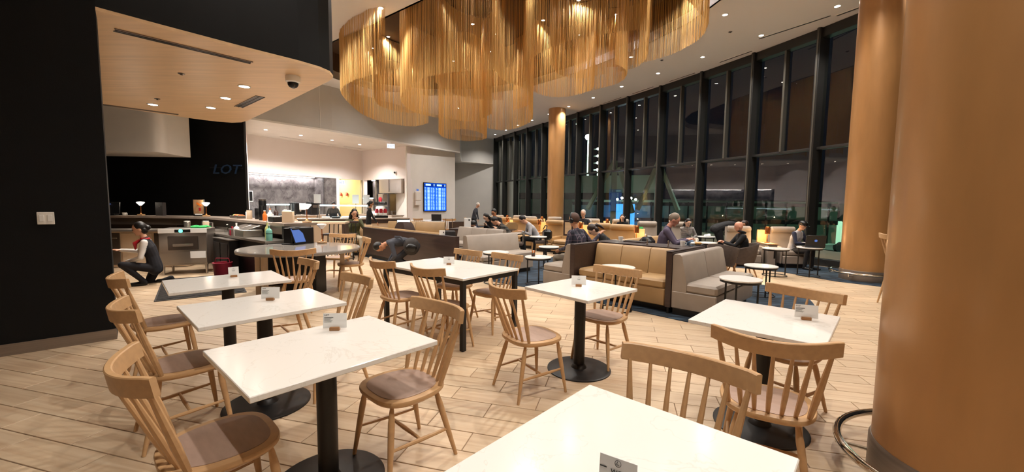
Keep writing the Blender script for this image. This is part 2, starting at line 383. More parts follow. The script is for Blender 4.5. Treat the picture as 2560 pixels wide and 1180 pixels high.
# kitchen block
K = [(-9.01, 13.89), (-7.13, 16.26), (-5.04, 19.55), (-2.9, 22.53), (-3.4, 27.17), (-1.2, 28.88), (-1.2, 29.5), (-14.5, 29.5), (-12.4, 17.6), (-11.15, 16.9)]
struct(MB().prism(K, 4.30, CEIL).build('wall_fascia', m_greywall, smooth=False))
struct(MB().prism(K, 4.27, 4.30).build('ceiling_kitchen', m_white, smooth=False))
tm = MB()
for a, b in zip(K[:3], K[1:4]): wallprism(tm, b, a, .012, 4.265, 4.33)
wallprism(tm, V(K[1]) + V((-.79, -1.085)) * .35 + V((.005, -.004)), V(K[1]) + V((-.79, -1.085)) * .36 + V((.005, -.004)), -.008, 4.33, CEIL)
struct(tm.build('trim_2', m_gwhite, smooth=False))
ka, kb, kc = V((-11.0, 17.04)), V((-8.11, 22.1)), V((-5.22, 20.09))
ku = (kb - ka).normalized(); kn = V((-ku.y, ku.x)); kl = lambda t, n=0: ka + ku * t + kn * n
sv = (kc - kb).normalized(); sn = V((-sv.y, sv.x)); sl = lambda t, n=0: kb + sv * t + sn * n
m_kit = mat('warm_white_paint', '#e9dfda', .75)
for nm_, a, b, th, z0, z1, m in [('wall_kitchen_back', kl(0), kl(5.83), .2, 2.7, 4.27, m_kit), ('wall_kitchen_side', sl(0), sl(3.6), .2, 2.7, 4.27, m_kit), ('wall_kitchen_left', V((-9.05, 13.9)), ka, .15, 0, 4.27, m_kit),
                               ('trim_3', kl(4.19), kl(4.36), .2, 0, 2.7, m_kit), ('trim_4', sl(0), sl(.12), .2, 0, 2.7, m_kit), ('trim_5', sl(3.38), sl(3.6), .3, 0, 2.7, m_kit),
                               ('wall_marble_back', kl(-.3, .75), kl(3.5, .75), .1, 0, 2.75, m_marble), ('wall_marble_return', kl(3.5, .75), kl(3.5, .0), .08, 0, 2.7, m_marble), ('wall_marble_pier', kl(3.5), kl(4.19), .1, 0, 2.7, m_marble),
                               ('wall_marble_side', sl(.12, .55), sl(3.4, .55), .1, 0, 2.72, m_marble), ('wall_marble_fin', sl(.95, .1), sl(1.05, .1), .5, 0, 2.7, m_marble)]:
    mb = MB(); wallprism(mb, a, b, th, z0, z1); struct(mb.build(nm_, m, smooth=False))
mb = MB(); mb.prism([tuple(kl(0, .03)), tuple(kl(3.5, .03)), tuple(kl(3.5, .75)), tuple(kl(0, .75))], 2.71, 2.74); mb.prism([tuple(sl(.1, .03)), tuple(sl(3.4, .03)), tuple(sl(3.4, .55)), tuple(sl(.1, .55))], 2.71, 2.74); struct(mb.build('ceiling_niche', m_kit, smooth=False))
m_cor = mat('cream_paint', '#e8dcb8', .7)
mb = MB(); wallprism(mb, kl(4.0, 3.0), kl(6.4, 3.0), .1, 0, 2.9); wallprism(mb, kl(4.3, .2), kl(4.3, 3.0), .1, 0, 2.9); wallprism(mb, kl(5.95, 3.0), kl(5.85, .2), .1, 0, 2.9)
mb.prism([tuple(kl(4.0, .2)), tuple(kl(6.3, .2)), tuple(kl(6.3, 3)), tuple(kl(4.0, 3))], 2.75, 2.85); struct(mb.build('wall_corridor', m_cor, smooth=False))
dmid = kl(5.0, 2.93); d1 = struct(group_empty('door_1', (dmid.x, dmid.y, 0), atan2(ku.y, ku.x)))
MB().box((0, 0, 1.05), (.9, .05, 2.1), bev=.01).build('door_leaf', m_white, d1); MB().box((-.36, -.05, 1.0), (.12, .05, .03), bev=.01).build('door_handle', m_steel, d1)
MB().lathe([(.13, -.005), (.13, .005)], 20, (0, -.03, 1.62), Matrix.Rotation(pi / 2, 4, 'X')).build('door_sign', m_red, d1); MB().box((0, -.03, 1.25), (.75, .01, .07)).build('door_stripe', m_red, d1)
p = kl(5.1, 1.8); point(p.x, p.y, 2.6, 60, (1, .86, .55))
# led strips
def ledstrip(a, b, z, label):
    a, b = V((*a, z)), V((*b, z)); t = thing('led_strip', label, 'light strip', tuple((a + b) / 2)); c = (a + b) / 2
    ang = atan2((b - a).y, (b - a).x)
    MB().box((0, 0, 0), ((b - a).length, .04, .02), rz=ang).build('strip', m_led, t)
    area(0, 0, -.03, (b - a).length, .03, 17 * (b - a).length, (0, 0, ang), (1, .94, .93), t)
ledstrip(kl(.05, .62), kl(3.4, .62), 2.69, 'white light strip washing down the wide grey marble wall')
ledstrip(sl(.2, .45), sl(.88, .45), 2.69, 'short white light strip on marble beside the steel hood')
p, q = kl(3.42, .35), kl(3.42, .36); 
# display wall block, far walls
struct(MB().prism([(-5.2, 20.02), (-3.18, 22.6), (-4.1, 28.3), (-6.5, 28.3), (-6.3, 21.6)], 0, 4.27).build('wall_display', m_white, smooth=False))
mb = MB(); wallprism(mb, (-4.3, 28.2), (-1.15, 28.95), .2, 0, 4.27); struct(mb.build('wall_end', m_greywall, smooth=False))

# ------------------------------------------------------------------ curtain wall
def pane(x, z, w_, h_, parent):     # the room side of the pane carries the reflection, its other faces are clear
    mb = MB().box((x, .03, z), (w_, .012, h_)); mb.mi = [1 if abs(sum(mb.v[i][1] for i in f) / 4 - .024) > .001 else 0 for f in mb.f]
    mb.build('pane', [m_glass, m_thru], parent, smooth=False)
nodes = [(-1.14, 28.48), (-.5, 27.18), (.24, 25.78), (.97, 24.43), (1.77, 22.98), (2.55, 21.63), (3.28, 20.28), (4.09, 18.8), (4.89, 17.3), (5.68, 15.75), (6.47, 14.1), (7.21, 12.38), (7.86, 10.65)]
for y in (8.88, 7.05, 5.2, 3.35, 1.5, -.35, -2.2, -4.05, -5.7): nodes.append((curve_x(y), y))
for i in range(len(nodes) - 1):
    a, b = V(nodes[i]), V(nodes[i + 1]); L = (b - a).length; ang = atan2((b - a).y, (b - a).x)
    w = struct(group_empty('window_%d' % (i + 1), (a.x, a.y, 0), ang))
    MB().box((0, -.03, 3), (.10, .34, 6), bev=.008).build('mullion', m_mull, w)
    MB().box((.0, -.206, 3), (.035, .012, 6)).build('mullion_fin', m_mullL, w)
    MB().box((L / 2, 0, 3.0), (L, .15, .07), bev=.006).build('transom', m_mull, w)
    MB().box((L / 2, -.02, 4.45), (.06, .16, 2.85), bev=.006).build('upper_mullion', m_mullL, w)
    MB().box((L / 2, 0, .09), (L, .2, .18), bev=.006).build('sill', m_mull, w); MB().box((L / 2, 0, 5.88), (L, .24, .24), bev=.006).build('header', m_mull, w)
    pane(L / 2, 1.57, L - .08, 2.80, w)
    for k in (0, 1): pane(L * (.25 + .5 * k), 4.4, L / 2 - .06, 2.74, w)

# ------------------------------------------------------------------ bronze columns
def column(x, y, r, h, label, ring, base=True):
    c = thing('column', label, 'column', (x, y, 0), 0)
    MB().lathe([(r, .22), (r, h)], 72).build('shaft', m_bronze, c)
    MB().lathe([(r + .012, 0), (r + .012, .20), (r + .004, .22)], 72).build('base_band', m_base, c)
    if ring:
        rr = r + ring
        MB().tube([(rr * cos(2 * pi * k / 64), rr * sin(2 * pi * k / 64), .17) for k in range(64)], .021, 10, True).build('foot_rail', m_chrome, c)
        br = 6
        for k in range(br):
            a = 2 * pi * k / br + .4; MB().tube([(r * cos(a), r * sin(a), .11), ((rr) * cos(a), rr * sin(a), .11), (rr * cos(a), rr * sin(a), .17)], .012, 8).build('rail_bracket', m_chrome, c)
    return c
column(2.40, 1.96, .43, CEIL, 'nearest bronze round column at the right with a chrome foot rail', .15)
column(7.34, 8.33, .43, CEIL, 'bronze round column by the window at the edge of the blue carpet', .17)
column(2.08, 19.64, .40, CEIL, 'far bronze round column rising behind the lounge seats', 0)

# ------------------------------------------------------------------ lights in the ceilings
def downlight(x, y, z, label, grp, e=0, m=None, r=.055, size=2.3, col=WARM):
    t = thing('downlight', label, 'light', (x, y, z), 0, grp)
    MB().lathe([(r + .02, -.001), (r + .02, -.008), (r, -.010), (r, -.001)], 20).build('trim_ring', m_gwhite, t)
    MB().lathe([(r, -.009), (r * .6, -.013)], 20).build('lens', m or m_lens, t)
    if e: spot(0, 0, -.03, e, size, .7, col, .04, t)
    return t
ORD = 'first second third fourth fifth sixth seventh eighth ninth tenth eleventh twelfth thirteenth'.split()
GW = 'white ceiling downlights in a row beside the window wall'
for i, y in enumerate([7.82, 9.49, 11.09, 12.69, 14.25, 15.84, 17.5, 19.07, 20.68, 22.2, 23.64, 25.2, 26.79]):
    x = curve_x(y) - .95 if y < 9 else np.interp(y, [9.49, 11.09, 12.69, 14.25, 15.84, 17.5, 19.07, 20.68, 23.64, 26.79], [7.25, 6.52, 5.72, 4.93, 4.11, 3.36, 2.55, 1.78, .28, -1.16])
    downlight(x, y, CEIL, '%s white downlight from the near end of the row along the window wall' % ORD[i], GW, LAMP_E * .8, m_lensf)
for x, y, w_ in [(4.97, 9.95, 'right of'), (.8, 18.55, 'just beyond'), (3.57, 12.75, 'at the lower right hem of'), (-3.1, 9.8, 'at the upper left of')]:
    downlight(x, y, CEIL, 'white downlight in the ceiling %s the gold chandelier' % w_, 'downlights around the chandelier', LAMP_E * .8, m_lensf)
GD = 'dining area ceiling downlights'
for x, y, k in [(2.5, 3.9, .85), (2.1, 1.3, .95), (4.3, 5.6, .75), (.2, 6.3, 1.0), (-2.2, 5.0, .45), (5.7, 7.4, .6), (-2.4, 7.6, .7), (.3, .3, 1.05)]:
    downlight(x, y, CEIL, 'white downlight in the ceiling above the cafe tables', GD, LAMP_E * k)
for x, y in [(-4.92, 14.7), (-4.1, 13.7), (-4.1, 16.1), (-1.25, 12.7), (-2.3, 15.9), (-.85, 14.9), (-.55, 13.4), (.85, 12.4), (2.1, 13.4), (2.9, 12.0), (1.7, 11.2), (-2.2, 11.2), (.4, 9.3), (2.6, 8.6), (3.9, 9.6)]:
    downlight(x, y, RZ, 'small downlight glowing through the gold bead curtains', 'downlights inside the chandelier recess', 190, m_lensf, .045, col=NEUT)
for x, y, w_ in [(-4.49, 6.94, 'nearest'), (-5.35, 7.72, 'middle'), (-6.21, 8.51, 'farthest'), (-7.2, 8.28, 'leftmost')]:
    downlight(x, y, 3.405, '%s round downlight in the maple ceiling over the bar' % w_, 'maple ceiling downlights', 150, m_lensf, .075)
for i, (x, y) in enumerate([(-9.57, 15.97), (-8.85, 17.2), (-8.09, 18.42), (-7.34, 19.71)]):
    downlight(x, y, 4.27, '%s small downlight from the left in the white kitchen ceiling' % ORD[i], 'kitchen downlights', 420, m_lensf, .06, col=NEUT)
# lights washing the grey fascia / far lounge
for x, y, w_ in [(-6.0, 11.2, 'leftmost'), (-2.6, 19.6, 'farthest'), (-4.6, 9.6, 'nearest')]:
    downlight(x, y, CEIL, '%s white ceiling downlight before the grey bulkhead of the kitchen' % w_, 'downlights before the kitchen bulkhead', LAMP_E * .95, col=NEUT)
def slot(a, b, z, label, cat='air vent', w=.09, grp=None, n=2):
    a, b = V(a), V(b); c = (a + b) / 2; ang = atan2((b - a).y, (b - a).x); L = (b - a).length
    t = thing('slot_diffuser', label, cat, (c.x, c.y, z), ang, grp)
    MB().box((0, 0, -.003), (L, w, .006)).build('slot', m_blk, t)
    mb = MB(); mb.box((0, w / 2 + .006, -.006), (L + .02, .012, .012)); mb.box((0, -w / 2 - .006, -.006), (L + .02, .012, .012)); mb.build('frame', m_base if z < 4 else m_ceil, t)
    if n > 1: MB().box((0, 0, -.007), (L, .01, .008)).build('blade', m_dsteel, t)
slot((-4.5, 4.74), (-3.63, 5.77), 3.405, 'long black slot vent in the maple ceiling nearest its front edge')
slot((-5.58, 8.42), (-4.62, 7.58), 3.405, 'short black double slot vent in the maple ceiling beside the downlights', w=.13)
slot((-8.26, 8.32), (-7.45, 9.19), 3.405, 'thin black slot vent at the rear of the maple ceiling', w=.06)
for i, (a, b) in enumerate([((6.49, 11.27), (7.35, 9.9)), ((6.01, 12.9), (6.45, 11.95)), ((5.2, 14.9), (5.69, 13.95)), ((4.35, 16.6), (4.85, 15.6)), ((3.55, 18.2), (4.05, 17.2)), ((2.75, 19.8), (3.2, 18.9)), ((1.95, 21.4), (2.4, 20.5)), ((1.1, 23), (1.6, 22.1)), ((7.5, 9.9), (8.1, 8.6))]):
    a = V(a); b = V(b); s_ = V((.45, .23)) if b.y > 10 else V((.1, .05))
    slot(a + s_, b + s_, CEIL, 'narrow slot vent beside the window wall, %s from the near end of the row' % ORD[(i + 1) % 9], w=.07, grp='slot vents along the window wall', n=1)
slot((-3.3, 6.85), (-2.6, 7.45), CEIL, 'black double slot vent in the ceiling beside the black bulkhead', w=.14)
for k, t in enumerate((.5, 2.0, 3.4)):
    p, q = V((-10.2, 17.1)) + ku * t * 1.1, V((-10.2, 17.1)) + ku * (t * 1.1 + 1.1)
    slot(p, q, 4.27, '%s thin slot vent from the left in the white kitchen ceiling' % ORD[k], w=.05, grp='kitchen slot vents', n=1)
for x, y, z, w in [(-5.02, 6.3, 3.405, 'nearer small sprinkler in the maple ceiling'), (-6.72, 7.83, 3.405, 'farther small sprinkler in the maple ceiling'), (5.6, 10.9, CEIL, 'small dark sprinkler in the white ceiling above the lounge'), (4.6, 13.0, CEIL, 'small dark sprinkler in the white ceiling beyond the gold chandelier')]:
    s_ = thing('sprinkler', w, 'sprinkler', (x, y, z)); MB().lathe([(.045, 0), (.045, -.006), (.03, -.008)], 16).build('cover_plate', m_dsteel, s_); MB().lathe([(.010, -.006), (.010, -.018), (.018, -.02), (.018, -.023)], 10).build('head', m_dsteel, s_)
cm = thing('dome_camera', 'white dome security camera under the maple ceiling', 'security camera', (-3.38, 6.38, 3.405))
MB().lathe([(.10, 0), (.105, -.03), (.10, -.085), (.078, -.10)], 28).build('housing', m_gwhite, cm); MB().lathe([(.078, -.098), (.074, -.13), (.055, -.16), (.02, -.178), (.0, -.18)], 24).build('dome', m_blk, cm)
MB().lathe([(.022, 0), (.022, .012)], 14, (.03, -.045, -.135), Matrix.Rotation(R_(115), 4, 'X')).build('lens', m_dsteel, cm)

# ------------------------------------------------------------------ bead chandelier: hanging gold chains
ch = thing('chandelier', 'huge chandelier of gold bead chain curtains hanging in curved loops', 'chandelier', (0, 0, RZ))
def curtain(pts, zb, zj=.02, sp=.0105, ztop=RZ, slope=0):
    path = smoothpath([(x, y, 0) for x, y in pts], 24)
    mb = MB(); acc = 0; L = 0; run = 0
    tot = sum((path[i + 1] - path[i]).length for i in range(len(path) - 1))
    for i in range(len(path) - 1):
        a, b = path[i], path[i + 1]; d = (b - a).length; t = (b - a) / d if d else None
        while acc < d:
            q = a + t * acc; s = L + acc; acc += sp * rnd.uniform(.6, 1.5)
            n = V((-t.y, t.x, 0)) * rnd.uniform(-.02, .02)
            q = q + n; z0 = zb + slope * s / tot + rnd.uniform(0, zj); r = .0032
            k = rnd.uniform(0, 2)
            top = ztop - .02
            zm = (z0 + top) / 2; dx = rnd.uniform(-.006, .006)
            rs = []
            for z, ox in ((z0, 0), (zm, dx), (top, 0)):
                rs.append([V((q.x + ox + r * cos(k + 2.094 * j), q.y + r * sin(k + 2.094 * j), z - RZ)) for j in range(3)])
            mb.rings(rs, cap=False)
        acc -= d; L += d
    o = stuff(mb.build('bead_curtain', m_bead, ch, smooth=False))
    tr = MB().tube([(p.x, p.y, -.015) for p in path[::3]], .012, 6); tr.build('hanging_track', m_black, ch)
A = [(-3.0, 9.75), (-3.39, 9.86), (-3.67, 10.1), (-4.05, 10.41), (-4.66, 11.24), (-5.0, 12.65), (-5.15, 14.3), (-4.85, 15.6), (-4.0, 16.3), (-3.2, 15.6)]
B = [(-.3, 8.85), (-.8, 8.83), (-1.68, 9.16), (-2.26, 9.67), (-2.69, 10.37), (-3.0, 11.09), (-3.16, 12.3), (-2.9, 13.2), (-2.3, 13.8), (-1.5, 14.2), (-.9, 13.8)]
curtain(A, 4.5); curtain(B, 4.3)
curtain([(-2.5, 13.9), (-2.45, 15.0), (-1.7, 15.6), (-1.0, 15.0), (-1.05, 13.9), (-1.5, 13.2), (-2.2, 13.3)], 3.85)
curtain([(-.45, 9.1), (-.47, 9.55), (-.23, 10.56), (.32, 11.21), (.5, 12.0), (.5, 13.0), (.0, 13.8)], 4.6)
curtain([(.45, 11.3), (.55, 12.0), (.51, 13.0), (.1, 14.0), (-.4, 14.4), (-.95, 13.8), (-.94, 12.6), (-.6, 11.8)], 4.05)
curtain([(2.6, 8.0), (2.11, 8.04), (1.28, 8.41), (.84, 8.81), (.4, 9.53), (.26, 10.03), (.3, 11.0), (.52, 12.08), (1.0, 12.75), (1.5, 12.85), (2.0, 12.5), (2.25, 11.9), (2.15, 11.2)], 4.8)
curtain([(1.9, 13.1), (2.5, 12.5), (3.0, 11.8), (2.95, 10.9), (2.5, 10.3)], 4.95)
curtain([(2.9, 7.6), (3.3, 7.95), (3.62, 8.32), (3.98, 8.7), (4.11, 8.98), (4.24, 9.61), (4.06, 10.44), (3.69, 10.98), (3.14, 11.46), (2.6, 11.6)], 5.3)
curtain([(2.85, 8.9), (3.05, 9.6), (3.25, 10.3), (3.2, 11.0), (2.8, 11.4)], 5.1)
curtain([(-2.0, 10.6), (-1.7, 11.6), (-1.1, 12.2), (-.3, 12.3)], 4.55)
curtain([(.9, 10.2), (1.2, 11.0), (1.8, 11.3), (2.4, 10.9)], 4.9)
curtain([(-4.1, 12.2), (-4.3, 13.4), (-3.9, 14.2), (-3.3, 14.4)], 4.6)

# ================================================================== CAFE FURNITURE
CHG = 'light oak spindle back chairs around the white tables'
def leg_mb(top, foot):
    top, foot = V(top), V(foot); pts = [top.lerp(foot, t) for t in (0, .05, .2, .55, 1)]
    return MB().tube(pts, [.010, .0125, .0185, .0165, .0105], 10)
def bar_mb(a, b, r0, r1, n=8):
    a, b = V(a), V(b); return MB().tube([a, a.lerp(b, .25), a.lerp(b, .5), a.lerp(b, .75), b], [r0, (r0 + r1) / 2, r1, (r0 + r1) / 2, r0], n)
def make_chair(label):
    t = thing('dining_chair', label, 'chair', (0, 0, 0), 0, CHG)
    def outline(k, n=40):
        out = []
        for j in range(n):
            a = 2 * pi * j / n; c, s = cos(a), sin(a); e = 2 / 3.0
            x = .215 * abs(c) ** e * (1 if c > 0 else -1); y = .225 * abs(s) ** e * (1 if s > 0 else -1)
            y *= 1 - .10 * (-x / .215 if x < 0 else 0) 
            out.append((x * k, y * k))
        return out
    mb = MB(); mb.rings([[V((x, y, z)) for x, y in outline(k)] for k, z in ((.80, .405), (.93, .413), (.995, .428), (1, .440), (.985, .447), (.95, .449))]); mb.build('seat', m_oak, t)
    mb = MB(); mb.rings([[V((x + .004, y, z)) for x, y in outline(k)] for k, z in ((.82, .448), (.82, .4515), (.805, .4525))]); mb.build('seat_pad', m_pad, t)
    fl = [(.155, s * .15, .41) for s in (-1, 1)], [(-.135, s * .13, .41) for s in (-1, 1)]
    ff = [(.205, s * .205, 0) for s in (-1, 1)], [(-.235, s * .195, 0) for s in (-1, 1)]
    for k in (0, 1):
        for i in (0, 1): leg_mb(fl[k][i], ff[k][i]).build('leg', m_oak, t)
    at = lambda k, i, z: V(fl[k][i]).lerp(V(ff[k][i]), (.41 - z) / .41)
    sd = []
    for i in (0, 1):
        a, b = at(0, i, .19), at(1, i, .165); bar_mb(a, b, .008, .0125).build('stretcher', m_oak, t); sd.append((a + b) / 2)
    bar_mb(sd[0], sd[1], .008, .0125).build('stretcher', m_oak, t)
    n = 7; cr = lambda u: V((-.315 + .080 * u * u, .232 * u, .797 + .016 * u * u))
    for k in range(n):
        u = (k - 3) / 3; st = V((-.165 + .035 * u * u, .175 * u, .435)); en = cr(u); big = 1.25 if abs(u) == 1 else 1
        MB().tube([st.lerp(en, q) for q in (0, .12, .38, .7, 1)], [.0085 * big, .011 * big, .0135 * big, .0105 * big, .0075 * big], 8).build('spindle', m_oak, t)
    rs = []
    for k in range(17):
        u = -1.12 + 2.24 * k / 16; x = -.317 + .080 * u * u; y = .236 * u; nx = 1.0; tn = V((.160 * u, .236, 0)).normalized(); nn = V((tn.y, -tn.x, 0))
        h = .076 if abs(u) < 1.1 else .072; th = .0125; b = .004; z0 = .789 + .016 * u * u; rk = -.012
        sec = [(-th, 0), (-th, h - b), (-th + b, h), (th - b, h), (th, h - b), (th, b), (th - b, 0)]
        rs.append([V((x, y, z0)) + nn * q[0] + V((rk * q[1] / h, 0, q[1])) for q in sec])
    MB().rings(rs).build('crest_rail', m_oak, t)
    return t
TBG = 'white quartz cafe tables on black pedestals'
def make_table(L, Wd, loc, deg, label):
    t = thing('cafe_table', label, 'table', (loc[0], loc[1], 0), R_(deg), TBG)
    MB().box((0, 0, .737), (L, Wd, .026), bev=.003).build('tabletop', m_quartz, t)
    MB().box((0, 0, .716), (L * .55, Wd * .55, .012)).build('mounting_plate', m_black, t)
    MB().lathe([(.05, .02), (.05, .71)], 28).build('pole', m_black, t)
    MB().lathe([(.285, 0), (.285, .010), (.275, .016), (.07, .022), (.056, .05), (.05, .055)], 40).build('base', m_black, t)
    return t
make_table(.89, .72, (-.96, 2.05), 48.5, 'white table nearest the front at left, with a printed card on it')
make_table(.89, .72, (-1.79, 2.89), 47.1, 'middle white table of the row of three beside the black wall')
make_table(.90, .72, (-2.67, 3.77), 44, 'rearmost white table of the left row, before the bar mat')
make_table(.71, .71, (.62, 3.59), 42, 'square white table in the middle with a black pedestal in full view')
make_table(.81, .72, (1.70, 2.66), 46.9, 'white table at the right in front of the blue carpet')
make_table(.89, .715, (.29, 1.055), 47.5, 'large white table cut by the bottom edge of the photo')
# four legged table
t = thing('dining_table', 'long white table on four black square legs with a black frame', 'table', (-.74, 4.75, 0), R_(50.5))
MB().box((0, 0, .738), (.89, 1.406, .024), bev=.003).build('tabletop', m_quartz, t)
mb = MB()
for s in (-1, 1): mb.box((s * .405, 0, .70), (.05, 1.36, .05)); mb.box((0, s * .66, .70), (.84, .05, .05))
mb.build('apron_frame', m_black, t)
for a in (-1, 1):
    for b in (-1, 1): MB().box((a * .41, b * .668, .363), (.05, .05, .725), bev=.003).build('leg', m_black, t)
c0 = make_chair('oak spindle chair in the front left corner, its seat nearest the camera')
c0.location = (-1.27, 1.70, 0); c0.rotation_euler = (0, 0, R_(47))
for x, y, d, lab in [
    (-2.12, 2.56, 48, 'oak spindle chair at the left end of the middle left table'),
    (-3.02, 3.46, 47, 'rearmost oak spindle chair beside the black wall, at the left end of the third table'),
    (-.625, 2.28, 226, 'oak spindle chair at the right end of the nearest left table, seat in full view'),
    (-1.46, 3.19, 227, 'oak spindle chair at the right end of the middle left table'),
    (-2.33, 4.09, 224, 'oak spindle chair at the right end of the rear left table'),
    (.16, 3.20, 31, 'oak spindle chair to the left of the square middle table, back to the camera'),
    (.87, 3.80, 225, 'oak spindle chair behind the square middle table'),
    (2.0, 2.90, 211, 'oak spindle chair behind the right table, before the blue carpet'),
    (1.39, 2.13, 60, 'oak spindle chair at the near side of the right table, back to the camera'),
    (.555, 1.425, 230, 'oak spindle chair behind the large bottom table, seven spindles above its edge'),
    (-1.25, 4.55, 46, 'left one of the two oak chairs on the near side of the four legged table'),
    (-.68, 4.12, 50, 'right one of the two oak chairs on the near side of the four legged table'),
    (-.74, 5.19, 229, 'left one of the two oak chairs on the far side of the four legged table'),
    (-.22, 4.80, 227, 'right one of the two oak chairs on the far side of the four legged table'),
    (-2.95, 5.50, 112, 'oak spindle chair before the round grey table, back to the camera'),
    (-2.78, 6.95, 205, 'oak spindle chair at the right side of the round grey table'),
    (-3.35, 7.75, 268, 'oak spindle chair behind the round grey table, mostly hidden')]:
    dup(c0, (x, y, 0), R_(d), lab)
# tall bar chair behind the near column
bc = thing('bar_stool', 'tall oak bar chair half hidden behind the nearest bronze column', 'stool', (6.05, 6.15, 0), R_(10))
for p in make_chair('x').children: pass
tmp = [o for o in bpy.data.objects if o.get('label') == 'x'][0]
for ch_ in list(tmp.children):
    nm = ch_.name.split('.')[0]
    if nm in ('seat', 'seat_pad', 'spindle', 'crest_rail'): ch_.parent = bc; ch_.location.z = .22
    else: bpy.data.objects.remove(ch_)
bpy.data.objects.remove(tmp)
for sx in (-1, 1):
    for sy in (-1, 1): leg_mb((sx * .145, sy * .14, .63), (sx * .235, sy * .21, 0)).build('leg', m_oak, bc)
for sy in (-1, 1): bar_mb((.2, sy * .185, .25), (-.2, sy * .185, .25), .008, .012).build('stretcher', m_oak, bc)
bar_mb((.205, .185, .2), (.205, -.185, .2), .01, .013).build('foot_bar', m_oak, bc)
ht = thing('high_table', 'white topped high table behind the nearest column', 'table', (6.75, 6.3, 0))
MB().lathe([(.3, 1.03), (.3, 1.06)], 30).build('tabletop', m_quartz, ht); MB().lathe([(.04, .02), (.04, 1.03)], 16).build('pole', m_black, ht); MB().lathe([(.25, 0), (.25, .015), (.05, .03)], 28).build('base', m_black, ht)

# table cards
CG = 'small table cards in wooden blocks'
def card(x, y, deg, label, kind=0, w=.13, h=.085):
    t = thing('table_card', label, 'card holder', (x, y, .7505), R_(deg), CG)
    MB().box((0, 0, .010), (.055, .026, .02), bev=.002).build('wooden_block', m_oak_d, t)
    tilt = Matrix.Rotation(R_(-8), 4, 'X')
    cg = group_empty('card_holder'); cg.parent = t; cg.location = (0, 0, .013); cg.rotation_euler = (R_(-8), 0, 0)
    MB().box((0, 0, h / 2), (w, .0016, h), bev=.0004).build('card', m_paper if kind < 2 else m_card, t).matrix_local = Matrix.Translation((0, 0, .013)) @ tilt
    bpy.data.objects.remove(cg)
    pl = lambda x_, z_: (x_, -.0012 + z_ * .1392 - .0003, .013 + z_ * .990)
    rot = (R_(82), 0, 0)
    if kind == 0:
        text('lettering', 'LOT', .013, m_navy, t, pl(-w / 2 + .006, h - .014), rot, shear=.25)
        mb = MB()
        for k in range(5): mb.box((-w / 2 + .006 + (.05 if k == 0 else .046 - .006 * (k % 3)) / 2, 0, 0), (.05 if k == 0 else .046 - .006 * (k % 3), .0006, .0016 if k else .0028), M=Matrix.Translation((0, (h - .024 - .0062 * k) * .1392, (h - .024 - .0062 * k) * .99)) @ tilt)
        o = stuff(mb.build('print_lines', m_ink, t)); o.location = (0, -.0014, .013)
    elif kind == 1:
        text('lettering', 'LOT', .008, m_navy, t, pl(-.008, h - .016), rot, shear=.25)
        mb = MB(); mb.box((0, (h - .03) * .139, (h - .03) * .99), (.028, .0006, .0022)); mb.box((0, (h - .038) * .139, (h - .038) * .99), (.02, .0006, .0018)); o = stuff(mb.build('print_lines', m_ink, t)); o.location = (0, -.0014, .013)
    return t
card(-1.02, 2.30, 8, 'white printed card in a wooden block on the nearest left table')
card(-1.81, 3.0, 6, 'white printed card in a wooden block on the middle left table')
card(-2.72, 3.93, 40, 'folded white card in a wooden block on the rear left table', 1, .085, .085)
card(.61, 3.64, -8, 'clear printed card in a wooden block on the square middle table', 1)
card(1.94, 2.62, -22, 'white printed card in a wooden block on the right table')
card(-.76, 4.87, 4, 'clear printed card in a wooden block on the four legged table', 1)
# grey information stand on the front table
t = thing('table_card', 'grey menu card with an emblem standing on the large bottom table', 'card holder', (.252, .90, .7505), R_(-32), CG)
MB().box((0, 0, .012), (.07, .03, .024), bev=.002).build('wooden_block', m_oak_d, t)
MB().box((0, -.004, .085), (.088, .002, .13), bev=.0005, M=Matrix.Rotation(R_(-6), 4, 'X')).build('card', m_card, t)
fr = lambda z: (-.004 - .0012 + (z - .085) * .105 - .0006)
text('lettering', 'WiFi', .015, m_ink, t, (-.016, fr(.112), .112), (R_(84), 0, 0))
MB().tube([(.012 * cos(a) * .6, fr(.138) - .0002, .138 + .008 * sin(a)) for a in [2 * pi * k / 16 for k in range(16)]], .0005, 5, True).build('emblem', m_navy, t)
MB().tube([(-.001, fr(.143), .143), (-.003, fr(.136), .136), (.003, fr(.134), .134)], .0006, 5).build('emblem_bird', m_navy, t)
MB().box((-.034, fr(.122), .122), (.016, .0006, .0022), M=Matrix.Rotation(R_(-6), 4, 'X')).build('print_line', m_ink, t)

# round grey table merging with the bar end
t = thing('round_table', 'large round grey stone table near the end of the bar', 'table', (-3.45, 6.60, 0))
MB().lathe([(.86, .695), (.90, .70), (.905, .735), (.895, .75)], 72).build('tabletop', m_rtop, t)
for a in (200, 245, 20, 100): MB().box((.62 * cos(R_(a)), .62 * sin(R_(a)), .347), (.07, .07, .695), rz=R_(a), bev=.006).build('leg', m_beige, t)
MB().box((.1, -.05, .35), (.5, .34, .69), bev=.01).build('black_base', m_black, t)

